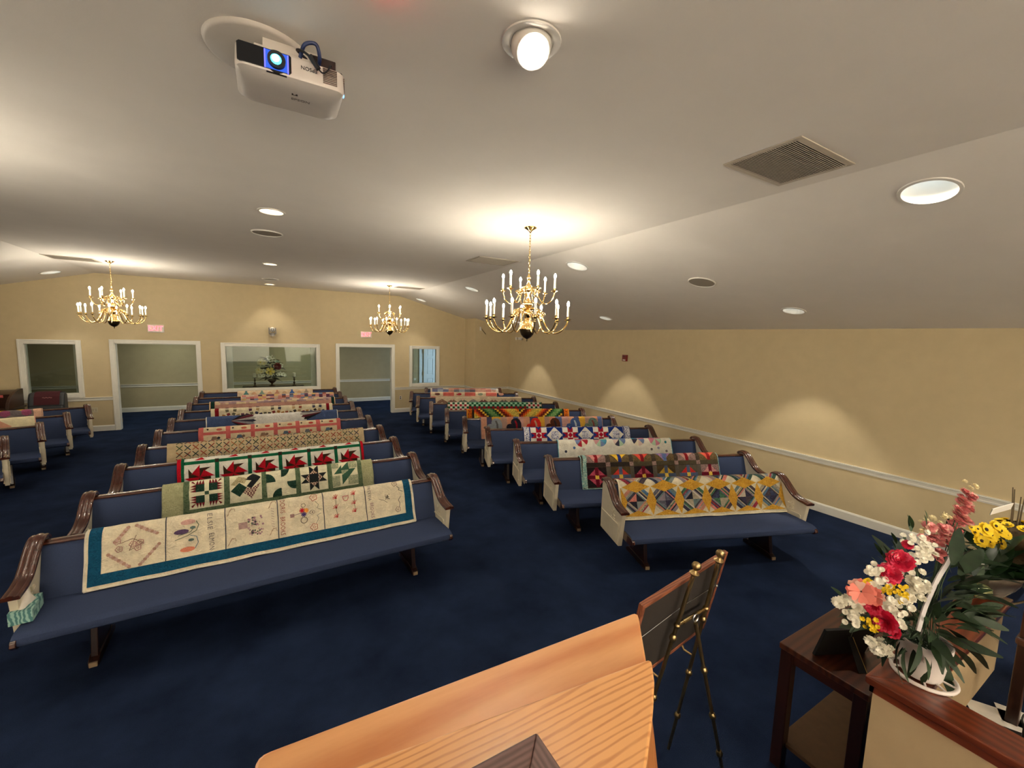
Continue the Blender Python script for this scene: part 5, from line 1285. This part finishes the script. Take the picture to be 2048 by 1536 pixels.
def mitre(a, b, c_, d_, nm, mat):   # outer edge a-b, inner edge d_-c_
    z0, z1 = 1.824, 1.845; P4 = [a, b, c_, d_]
    MB().add([(x, y, z0) for x, y in P4]+[(x, y, z1-(.006 if i > 1 else 0)) for i, (x, y) in enumerate(P4)], [(0, 1, 2, 3), (7, 6, 5, 4), (0, 4, 5, 1), (1, 5, 6, 2), (2, 6, 7, 3), (3, 7, 4, 0)]).build(nm, mat, t, bevel=.002)
w_ = .046; WALX = wood('walnut_x', S(78, 52, 48), S(116, 84, 78), 'X', 7, .5, .1, 6, 4)
mitre((fx0, fy1), (fx1, fy1), (fx1-w_, fy1-w_), (fx0+w_, fy1-w_), 'frame_rail', WALX); mitre((fx1, fy1), (fx1, fy0), (fx1-w_, fy0+w_), (fx1-w_, fy1-w_), 'frame_rail', WALNUT)
mitre((fx1, fy0), (fx0, fy0), (fx0+w_, fy0+w_), (fx1-w_, fy0+w_), 'frame_rail', WALX); mitre((fx0, fy0), (fx0, fy1), (fx0+w_, fy1-w_), (fx0+w_, fy0+w_), 'frame_rail', WALNUT)
MB().box(fx0+w_-.002, fy0+w_-.002, 1.826, fx1-w_+.002, fy1-w_+.002, 1.834).build('inset_panel', WALNUT, t)

# ------------------------------------------------------------------ brass easel with a framed picture seen from behind
t = thing('display_easel', 'antique brass easel standing on the carpet behind the lectern', 'easel', (0, 0, 0))
fl, fr_ = Vector((1.758, 1.206, 1.30)), Vector((1.981, 1.226, 1.30)); gl, gr = Vector((1.632, 1.43, .0)), Vector((2.001, 1.447, .0))
def turned(name, a, b, r, knob=True):
    m = MB().tube([a, b], [r, r*.85], 10); d = (b-a).normalized()
    for u in (.28, .56, .8): 
        c = a.lerp(b, u); m.tube([c-d*.02, c-d*.012, c, c+d*.012, c+d*.02], [r, r*1.5, r*1.8, r*1.5, r], 10)
    if knob:
        Mq = Vector((0, 0, 1)).rotation_difference(-d).to_matrix()
        m.lathe([(r, -.01), (r*2.0, .0), (r*2.3, .006), (r*1.3, .014), (r*.9, .022), (r*1.9, .034), (r*2.2, .046), (r*1.7, .058), (0, .064)], 14, tuple(a), M=Mq)
    return m.build(name, ABRASS, t, smooth=45)
turned('front_leg', fl, gl, .0105); turned('front_leg', fr_, gr, .0105)
bl, br = fl.lerp(gl, .225), fr_.lerp(gr, .225)
m = MB().tube([bl, br], .008, 10); m.ball(tuple(bl), .017, 12); m.ball(tuple(br), .017, 12); m.tube([bl.lerp(br, .2), bl.lerp(br, .45)], .011, 10); m.tube([bl.lerp(br, .57), bl.lerp(br, .92)], .011, 10)
m.build('crossbar', ABRASS, t, smooth=45)
hg = bl.lerp(br, .53)+Vector((0, -.012, 0)); rf = Vector((2.112, 1.16, .0))
m = MB().tube([(hg.x+.020*math.cos(a), hg.y-.004, hg.z+.020*math.sin(a)) for a in [2*PI*i/14 for i in range(14)]], .0045, 6, closed=True); m.build('hinge_ring', STEEL, t, smooth=45)
turned('rear_leg', hg+Vector((.003, -.005, -.03)), rf, .0105, False)
for a_, b_ in ((fl, gl), (fr_, gr)):
    c = a_.lerp(b_, .47); d = (b_-a_).normalized()
    MB().tube([c, c+Vector((0, .06, -.004)), c+Vector((0, .075, .015))], .006, 8).build('picture_rest', ABRASS, t, smooth=45)
t = thing('framed_picture', 'wood-edged framed picture on the brass easel, seen from behind', 'picture', (0, 0, 0))
TL_, TR_, BR_, BL_ = Vector((1.455, 1.226, 1.205)), Vector((2.157, 1.270, 1.278)), Vector((2.125, 1.352, .785)), Vector((1.425, 1.305, .712))
nf = (TR_-TL_).cross(BL_-TL_).normalized(); nf = nf if nf.y > 0 else -nf
FRW = wood('frame_cherry', S(104, 56, 36), S(150, 90, 62), 'X', 3, .4, .3)
off = nf*.012
def bar(nm, a, b, c_, d_):
    vs = [p+off for p in (a, b, c_, d_)]+[p+off+nf*.026 for p in (a, b, c_, d_)]
    MB().add(vs, [(0, 1, 2, 3), (7, 6, 5, 4), (0, 4, 5, 1), (1, 5, 6, 2), (2, 6, 7, 3), (3, 7, 4, 0)]).build(nm, FRW, t, bevel=.002)
ux, uz = (TR_-TL_).normalized()*.022, (BL_-TL_).normalized()*.022
bar('frame_rail', TL_, TR_, TR_-ux+uz, TL_+ux+uz); bar('frame_rail', BL_, BR_, BR_-ux-uz, BL_+ux-uz); bar('frame_rail', TL_, BL_, BL_+ux-uz, TL_+ux+uz); bar('frame_rail', TR_, BR_, BR_-ux-uz, TR_-ux+uz)
pa = [TL_+ux+uz, TR_-ux+uz, BR_-ux-uz, BL_+ux-uz]
vs = [p+off+nf*.003 for p in pa]+[p+off+nf*.008 for p in pa]
MB().add(vs, [(0, 1, 2, 3), (7, 6, 5, 4), (0, 4, 5, 1), (1, 5, 6, 2), (2, 6, 7, 3), (3, 7, 4, 0)]).build('backing_board', plain('backing_black_paper', S(38, 32, 28), .8, var=.1), t)
wl, wr = TL_.lerp(BL_, .40)+ux*1.2+off, TR_.lerp(BR_, .40)-ux*1.2+off
MB().tube([wl, wl.lerp(wr, .5)+(TL_-BL_)*.06-nf*.006, wr], .0012, 5).build('hanging_wire', STEEL, t)
for p in (wl, wr): MB().ball(tuple(p-nf*.004), .008, 8).build('wire_eye', STEEL, t, smooth=50)

# ------------------------------------------------------------------ console table against the low wall, with a photo stand
t = thing('console_table', 'dark wooden console table in front of the low wall at right', 'table', (0, 0, 0))
MB().box(2.455, .705, .715, 3.58, 1.12, .75).build('tabletop', DARKW, t, bevel=.005)
for y_ in (.735, 1.065): MB().box(2.49, y_, .645, 3.55, y_+.022, .715).build('apron', DARKW, t)
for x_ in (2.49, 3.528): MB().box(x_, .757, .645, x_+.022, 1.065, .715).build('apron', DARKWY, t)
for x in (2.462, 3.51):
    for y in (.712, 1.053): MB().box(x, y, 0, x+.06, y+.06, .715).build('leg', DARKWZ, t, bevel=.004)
MB().box(2.50, .75, .125, 3.54, 1.10, .150).build('lower_shelf', plain('shelf_brown', S(92, 66, 42), .6, var=.12), t, bevel=.003)
t = thing('photo_stand', 'black photo frame on its strut, back towards us, on the console table', 'frame', (0, 0, 0))
a_, b_ = Vector((2.503, .975, .752)), Vector((2.83, .862, .752)); ln = Vector((.03, .06, .15)) 
d_ = Vector(((b_-a_).y, -(b_-a_).x, 0)).normalized(); ht = Vector((0, 0, .19))-d_*-.05
a_, b_ = Vector((2.52, .985, .752)), Vector((2.80, .862, .752)); nb = Vector((.40, .91, 0))
ht = Vector((0, 0, .185))-nb*.055
vs = [a_, b_, b_+ht, a_+ht]; vs = vs+[p-Vector((.005, .014, .004)) for p in vs]
MB().add(vs, [(0, 1, 2, 3), (7, 6, 5, 4), (0, 4, 5, 1), (1, 5, 6, 2), (2, 6, 7, 3), (3, 7, 4, 0)]).build('frame_back', plain('velvet_black', S(16, 15, 16), .9), t, bevel=.002)
mid = (a_+b_)/2+ht*.72-nb*.018; ft = (a_+b_)/2-nb*.15
ft.z = .753; sd = (b_-a_).normalized()*.024
MB().add([mid-sd*.6, mid+sd*.6, ft+sd, ft-sd, mid-sd*.6-nb*.003, mid+sd*.6-nb*.003, ft+sd-nb*.003, ft-sd-nb*.003], [(0, 1, 2, 3), (7, 6, 5, 4), (0, 4, 5, 1), (1, 5, 6, 2), (2, 6, 7, 3), (3, 7, 4, 0)]).build('strut', plain('velvet_black', S(16, 15, 16), .9), t)
MB().tube([ft+sd*.9-nb*.004, mid+sd*.6-nb*.006], .0018, 6).build('strut_edge', ABRASS, t)

# ------------------------------------------------------------------ white flower basket on the corner of the low wall
t = thing('flower_basket', 'white handled basket of pink, red and white flowers on the low wall corner', 'flowers', (2.44, .545, 1.0))
BO = Vector((2.44, .545, 1.0))
BW = plain('basket_white', S(216, 208, 204), .5, var=.03, bmp=.15, bscale=90)
MB().lathe([(0, .006), (.068, .006), (.070, .012), (.086, .14), (.090, .145), (.090, .165), (.084, .165), (.082, .145), (0, .14)], 32).build('pot', BW, t, smooth=40)
MB().tube([(.105*math.cos(a)-.005, .105*math.sin(a)-.01, .008) for a in [2*PI*i/36 for i in range(36)]], .008, 8, closed=True).build('base_ring', BW, t, smooth=50)
m = MB()
for a in range(0, 360, 40): m.tube([(.06*math.cos(math.radians(a)), .06*math.sin(math.radians(a))-.005, .010), (.105*math.cos(math.radians(a))-.005, .105*math.sin(math.radians(a))-.01, .008)], .0045, 6)
m.build('base_spokes', BW, t, smooth=50)
h = [at(1836, 1262, 1.79)-BO, at(1850, 1215, 1.80)-BO, at(1874, 1160, 1.81)-BO, at(1902, 1112, 1.83)-BO, at(1908, 1080, 1.86)-BO, at(1890, 1058, 1.90)-BO, at(1862, 1062, 1.95)-BO, at(1842, 1085, 1.99)-BO, at(1830, 1130, 2.0)-BO, at(1822, 1200, 1.99)-BO]
hp = bez(h, 5); m = MB(); vs = []; n = len(hp)
side_ = Vector((.86, -.5, 0)).normalized()
for i, p in enumerate(hp):
    tt = (hp[min(i+1, n-1)]-hp[max(i-1, 0)]).normalized(); sd = (side_-tt*side_.dot(tt)).normalized(); nn = tt.cross(sd)
    vs += [p+sd*.009+nn*.003, p-sd*.009+nn*.003, p-sd*.009-nn*.003, p+sd*.009-nn*.003]
m.add(vs, [(i*4+j, i*4+(j+1) % 4, (i+1)*4+(j+1) % 4, (i+1)*4+j) for i in range(n-1) for j in range(4)]).build('handle', plain('handle_grey_white', S(196, 192, 192), .5), t, smooth=40)
DA = petals_mesh('daisy', 13, .016, .22, [PW, PCEN], .12, 2, True, .22); STK = ruffle_mesh('stock_flower', .021, [PW], 6, 3, 2); YD = ruffle_mesh('goldenrod', .009, [PYEL], 5, 3, 3)
CAR = ruffle_mesh('carnation', .038, [PRED, plain('petal_rose', S(226, 70, 104), .55, var=.1)], 9, 5, 4); CRL = ruffle_mesh('lily', .045, [PCOR, PPALE], 6, 2, 6); SNP = ruffle_mesh('snapdragon', .024, [PPNK, PPALE], 6, 3, 7); SNW = ruffle_mesh('snapdragon_bud', .013, [PCRM], 5, 3, 8); ROS = ruffle_mesh('rose', .024, [PPNK], 7, 4, 9)
out = (Vector((-.55, .55, .45))); rg = random.Random(77)
def fl_(me, nm, u, v, dep, s_=1.0, dr=None):
    p = at(u, v, dep)-BO; d = dr or (-FW*.55+(p-Vector((0, 0, .22))).normalized()*.8+Vector((rg.uniform(-.25, .25), rg.uniform(-.25, .25), rg.uniform(-.2, .25))))
    return orient(place(nm, me, t), p, d, rg.uniform(0, 6), s_)
for u, v, s_ in ((1779, 1147, 1.15), (1800, 1122, 1.25), (1815, 1090, .55), (1770, 1243, 1.3), (1745, 1212, .9), (1785, 1262, .8)): fl_(CAR, 'carnation', u, v, 1.765, s_)
for u, v, s_ in ((1722, 1183, 1.15), (1748, 1192, .85)): fl_(CRL, 'lily', u, v, 1.755, s_)
for k in range(58):
    u, v = rg.choice([(1690, 1200), (1715, 1215), (1765, 1300), (1835, 1185), (1832, 1155), (1845, 1175), (1755, 1290)]); fl_(STK, 'stock_flower', u+rg.uniform(-17, 17), v+rg.uniform(-13, 13), 1.78+rg.uniform(-.02, .03), rg.uniform(.7, 1.15))
for k in range(105):
    u, v, sp_ = rg.choice([(1780, 1210, 22), (1790, 1222, 20), (1815, 1095, 26), (1835, 1085, 20), (1750, 1150, 18), (1765, 1165, 16), (1805, 1145, 14), (1830, 1120, 20), (1805, 1235, 22), (1700, 1235, 14), (1855, 1105, 18), (1760, 1135, 14)])
    fl_(DA, 'daisy', u+rg.uniform(-sp_, sp_), v+rg.uniform(-sp_, sp_), 1.77+rg.uniform(-.02, .05), rg.uniform(.7, 1.05))
for k in range(70):
    u, v, sp_ = rg.choice([(1775, 1180, 12), (1800, 1180, 14), (1808, 1200, 8), (1785, 1165, 10), (1740, 1248, 16), (1750, 1255, 10), (1735, 1165, 8), (1680, 1210, 5)])
    fl_(YD, 'goldenrod', u+rg.uniform(-sp_, sp_), v+rg.uniform(-sp_*.7, sp_*.7), 1.77+rg.uniform(-.02, .03), rg.uniform(.7, 1.2))
for k in range(44):                                        # tall pink spike
    w_ = k/43; fl_(SNP, 'snapdragon', 1912+w_*28+rg.uniform(-20, 20)*(1-.4*w_), 1064-w_*80+rg.uniform(-6, 6), 1.90+rg.uniform(-.02, .02), 1.2-.3*w_)
for k in range(24): fl_(SNP, 'snapdragon', 1868+rg.uniform(-22, 34), 1068+rg.uniform(-16, 22), 1.86+rg.uniform(-.02, .02), rg.uniform(.75, 1.1))
for u, v in ((1863, 1108), (1880, 1106), (1876, 1118)): fl_(ROS, 'rose', u, v, 1.84, 1)
for k in range(22): 
    u, v, sp_ = rg.choice([(1938, 968, 14), (1885, 1035, 20), (1915, 1070, 22), (1840, 1040, 12), (1850, 1062, 12)]); fl_(SNW, 'snapdragon_bud', u+rg.uniform(-sp_, sp_), v+rg.uniform(-sp_*.6, sp_*.6), 1.90+rg.uniform(-.03, .03), rg.uniform(.7, 1.3))
m = MB()                                                    # stems gathered in the pot
for k in range(46):
    u, v = rg.choice([(1700, 1215), (1740, 1190), (1780, 1150), (1815, 1100), (1850, 1080), (1890, 1060), (1935, 985), (1770, 1240), (1800, 1210), (1840, 1130)]); p = at(u+rg.uniform(-20, 20), v+rg.uniform(-10, 30), 1.82+rg.uniform(0, .08))-BO
    m.tube(bez([(rg.uniform(-.05, .05), rg.uniform(-.05, .05), .12), (p.x*.35, p.y*.35, .12+(p.z-.12)*.5), tuple(p*.82+Vector((0, 0, .01)))], 3), .0020, 5)
tag(m.build('stems', LEAF, t, smooth=60), kind='stuff')
LM = [leaf_mesh('leaf', .15, .020, LEAFD, .2, .35), leaf_mesh('leaf', .12, .018, LEAF, .25, .3), leaf_mesh('leaf', .19, .028, LEAFD, .15, .3), leaf_mesh('leaf', .08, .014, LEAF, .2, .2)]
for k in range(230):
    u, v, d0 = rg.choice([(1905, 1180, 1.80), (1920, 1215, 1.80), (1895, 1240, 1.80), (1930, 1150, 1.86), (1860, 1265, 1.78), (1945, 1240, 1.80), (1880, 1205, 1.80), (1850, 1280, 1.78), (1900, 1130, 1.87), (1800, 1270, 1.80), (1925, 1105, 1.9), (1840, 1225, 1.84), (1780, 1200, 1.85), (1750, 1240, 1.84), (1820, 1150, 1.87), (1870, 1290, 1.78)])
    p = at(u+rg.uniform(-26, 26), v+rg.uniform(-26, 26), d0+rg.uniform(-.03, .08))-BO
    d = Vector((p.x, p.y, (p.z-.2)*.9)).normalized()+Vector((rg.uniform(-.5, .5), rg.uniform(-.5, .5), rg.uniform(-.6, .3)))
    aim_leaf(place('leaf', rg.choice(LM[:3]), t), p, d, rg.uniform(-1.2, 1.2), rg.uniform(.45, .9))
for u, v, u2, v2, s_ in ((1800, 1262, 1742, 1318, 1.0), (1800, 1285, 1770, 1352, .9), (1812, 1295, 1790, 1345, .8), (1828, 1300, 1833, 1345, .8), (1850, 1295, 1858, 1355, .9), (1868, 1290, 1882, 1338, .8), (1890, 1285, 1962, 1318, 1.2), (1885, 1268, 1985, 1300, 1.1), (1905, 1232, 2005, 1240, 1.2), (1912, 1190, 2015, 1175, 1.3), (1918, 1150, 1975, 1085, 1.2), (1905, 1130, 1925, 1050, 1.1), (1910, 1210, 2000, 1215, 1.2), (1820, 1270, 1745, 1290, .9), (1925, 1165, 2020, 1130, 1.3), (1890, 1255, 1960, 1285, 1.0), (1770, 1235, 1790, 1275, .7), (1728, 1180, 1762, 1215, .6)):
    p = at(u, v, 1.76)-BO; e = at(u2, v2, 1.80)-BO; L_ = (e-p).length; me = LM[2] if s_ >= 1 else LM[0]
    aim_leaf(place('leaf', me, t), p, e-p, rg.uniform(-.5, .5), L_/(.19 if s_ >= 1 else .15))
for k in range(26):
    u, v = rg.choice([(1710, 1240), (1750, 1140), (1775, 1110), (1800, 1085), (1830, 1050), (1740, 1170), (1700, 1200), (1860, 1040)]); p = at(u+rg.uniform(-14, 14), v+rg.uniform(-8, 14), 1.84)-BO
    aim_leaf(place('leaf', LM[3], t), p, Vector((p.x, p.y, (p.z-.15)))+Vector((rg.uniform(-.1, .1), 0, .1)), rg.uniform(-1, 1), rg.uniform(.5, .9))

# ------------------------------------------------------------------ second arrangement at the end of the low wall
t = thing('flower_arrangement', 'yellow daisies with broad leaves in clear wrap, beside a moss basket with twigs', 'flowers', (3.50, .575, 1.0))
O2 = Vector((3.50, .575, 1.0))
WRAP = plain('clear_wrap', S(120, 112, 100), .25, spec=.6, var=.15, nscale=25); 
m = MB(); n = 28; vs = []
for i, (rr, z) in enumerate(((.06, .002), (.10, .03), (.16, .09), (.21, .15), (.235, .19))):
    for j in range(n): a = 2*PI*j/n; k_ = 1+.08*math.sin(7*a+i)*(i/4); vs.append((.10+rr*k_*math.cos(a), rr*k_*math.sin(a)*.62, z+.012*math.sin(5*a)*(i/4)))
m.add(vs, [(i*n+j, i*n+(j+1) % n, (i+1)*n+(j+1) % n, (i+1)*n+j) for i in range(4) for j in range(n)]+[tuple(range(n-1, -1, -1))]).build('wrapping', WRAP, t, smooth=60)
YF_ = petals_mesh('daisy', 13, .040, .24, [PYEL, PDK], .12, 2, True, .34)
for u, v, s_ in ((1970, 1059, 1), (1980, 1069, 1.05), (1998, 1061, 1.05), (1962, 1082, .9), (1975, 1083, .95), (1990, 1052, .8), (1949, 1065, .6), (1955, 1058, .5), (2000, 1087, .8), (1942, 1055, .5), (2012, 1070, .7)):
    p = at(u, v, 2.36)-O2; orient(place('daisy', YF_, t), p, -FW+Vector((rg.uniform(-.3, .3), rg.uniform(-.3, .3), .5)), rg.uniform(0, 6), s_)
LB = leaf_mesh('leaf', .24, .055, plain('leaf_glossy', S(40, 66, 38), .3, var=.2, nscale=25), .15, .2); LT = leaf_mesh('leaf', .20, .018, LEAF, .2, .3)
for u, v, u2, v2 in ((1960, 1120, 2030, 1100), (1962, 1140, 2030, 1125), (1950, 1150, 1945, 1085), (1965, 1160, 2040, 1165), (1990, 1150, 2048, 1120), (1985, 1135, 2045, 1085), (1970, 1130, 1990, 1085), (2000, 1120, 2060, 1140), (1975, 1165, 1930, 1130), (2010, 1140, 2060, 1175), (2000, 1110, 2040, 1060), (1985, 1150, 2020, 1090)):
    p = at(u, v, 2.36)-O2; e = at(u2, v2, 2.34)-O2; aim_leaf(place('leaf', LB, t), p, e-p, rg.uniform(-.6, .6), min(1.5, (e-p).length/.24))
for k in range(55):
    p = at(rg.uniform(1950, 2060), rg.uniform(1085, 1165), 2.42+rg.uniform(-.05, .08))-O2
    aim_leaf(place('leaf', rg.choice([LT, LB]), t), p, Vector((rg.uniform(-1, 1), rg.uniform(-1, 1), rg.uniform(-.2, 1))), rg.uniform(-1, 1), rg.uniform(.5, .9))
MB().ball(tuple(at(1962, 1182, 2.30)-O2), .055, 16, sq=(1.3, .8, .7)).build('bow_foil', plain('green_foil', S(150, 156, 110), .18, .3, var=.2, nscale=30), t, smooth=60)
m = MB(); c0 = at(2032, 1075, 2.42)-O2
m.lathe([(0, -.15), (.085, -.15), (.105, -.02), (.095, .06), (.08, .075), (0, .07)], 20, tuple(c0)); m.build('moss_basket', plain('moss_brown', S(74, 60, 38), .9, var=.4, nscale=40, bmp=.8, bscale=60), t, smooth=60)
m = MB()
for i in range(6):
    a = 2*PI*i/6; m.tube(bez([tuple(c0+Vector((.03*math.cos(a), .03*math.sin(a), .06))), tuple(c0+Vector((.035*math.cos(a+.4), .03*math.sin(a), .15))), tuple(c0+Vector((.05*math.cos(a)+.01, .045*math.sin(a), .25+.02*(i % 3))))], 4), [.004-.0002*k for k in range(9)], 6)
m.build('twigs', plain('twig_brown', S(92, 78, 56), .8), t, smooth=60)
for k in range(7):
    a = k*.9; orient(place('daisy', YF_, t), c0+Vector((.07*math.cos(a), .07*math.sin(a), .075)), (math.cos(a)*.4, math.sin(a)*.4, 1), k, .7)
cd = MB(); p = at(2003, 1018, 2.38)-O2
cd.box(-.055, -.002, -.028, .055, .002, .028, M=Matrix.Translation(p) @ Matrix.Rotation(math.radians(-35), 4, 'Z') @ Matrix.Rotation(math.radians(-22), 4, 'Y') @ Matrix.Rotation(math.radians(30), 4, 'X')).build('white_card', plain('card_white', S(236, 234, 228), .6), t)
cd = MB(); p = at(1953, 1132, 2.33)-O2
cd.box(-.04, -.002, -.012, .04, .002, .012, M=Matrix.Translation(p) @ Matrix.Rotation(math.radians(-35), 4, 'Z') @ Matrix.Rotation(math.radians(-30), 4, 'Y')).build('white_ribbon_tag', plain('card_white', S(236, 234, 228), .6), t)
m = MB(); m.tube(bez([tuple(at(1960, 1224, 2.36)-O2), tuple(at(1995, 1215, 2.36)-O2), tuple(at(2050, 1203, 2.36)-O2)], 5), .006, 6); m.build('branch', plain('twig_brown', S(92, 78, 56), .8), t, smooth=60)

# ------------------------------------------------------------------ things on the stage behind the low wall
t = thing('stage_chair', 'dark wooden chair on the stage behind the low wall, at the right edge', 'chair', (3.42, .16, .55))
CHW = wood('chair_oak', S(36, 18, 12), S(76, 44, 28), 'Z', 3, .4, .3)
MB().box(-.24, -.24, .42, .24, .24, .46).build('seat', CHW, t, bevel=.01)
for x in (-.21, .21):
    for y in (-.21, .21): MB().box(x-.022, y-.022, 0, x+.022, y+.022, .42).build('leg', CHW, t, bevel=.004)
for x in (-.21, .21): MB().box(x-.02, .19, .46, x+.02, .23, .86).build('back_post', CHW, t, bevel=.004)
LTW = wood('light_oak', S(130, 92, 56), S(170, 126, 82), 'X', 3, .4, .3)
MB().prism([(-.22, .80), (-.10, .86), (.10, .86), (.22, .80), (.22, .72), (.10, .70), (-.10, .70), (-.22, .72)], 'y', .20, .225).build('crest_rail', LTW, t, bevel=.006)
MB().box(-.20, .20, .58, .20, .22, .64).build('back_slat', LTW, t, bevel=.004)
t = thing('music_stand', 'thin dark metal stand with cables beside the low wall on the stage', 'stand', (3.0, .30, .55))
MB().tube([(0, 0, .01), (0, 0, .42)], .012, 10).lathe([(.15, 0), (.14, .012), (.02, .02)], 18).build('post', BLACK, t, smooth=45)
MB().tube(bez([(.0, -.01, .30), (.06, -.03, .25), (.10, 0, .18), (.03, .02, .16), (.0, .01, .12)], 6), .004, 6).build('cable', CBL, t, smooth=50)
for (x, y, rz), lab in (((3.19, .42, .5), 'white paper sheet leaning inside the low wall, left one'), ((3.28, .33, .4), 'white paper sheet leaning inside the low wall, right one')):
    s_ = thing('paper_sheet', lab, 'paper', (x, y, .552), rz, 'loose papers on the stage')
    MB().box(-.07, -.10, 0, .07, .10, .0015).build('sheet', plain('paper_bright', S(236, 236, 232), .7), s_)
t = thing('wooden_box', 'small tan wooden box on the stage at the right picture edge', 'box', (2.60, .16, .55))
MB().box(-.07, -.09, 0, .16, .09, .36).build('carcass', LTW, t, bevel=.006); MB().box(-.075, -.095, .36, .165, .095, .38).build('lid', LTW, t, bevel=.004)

# ------------------------------------------------------------------ daylight and lamps of the hall behind
def area(name, loc, rot, sx, sy_, e, col):
    l = D.lights.new(name, 'AREA'); l.shape = 'RECTANGLE'; l.size = sx; l.size_y = sy_; l.energy = e; l.color = col
    o = D.objects.new(name, l); COL.objects.link(o); o.location = loc; o.rotation_euler = rot; return o
area('hall_daylight', (6.9, 14.4, 1.3), (0, PI/2, 0), 1.8, 1.0, 16, (.62, .80, 1))
for x in (-2.4, .8): area('hall_lamp', (x, 14.5, 2.48), (0, 0, 0), .6, .6, 5, (.95, 1, .82))
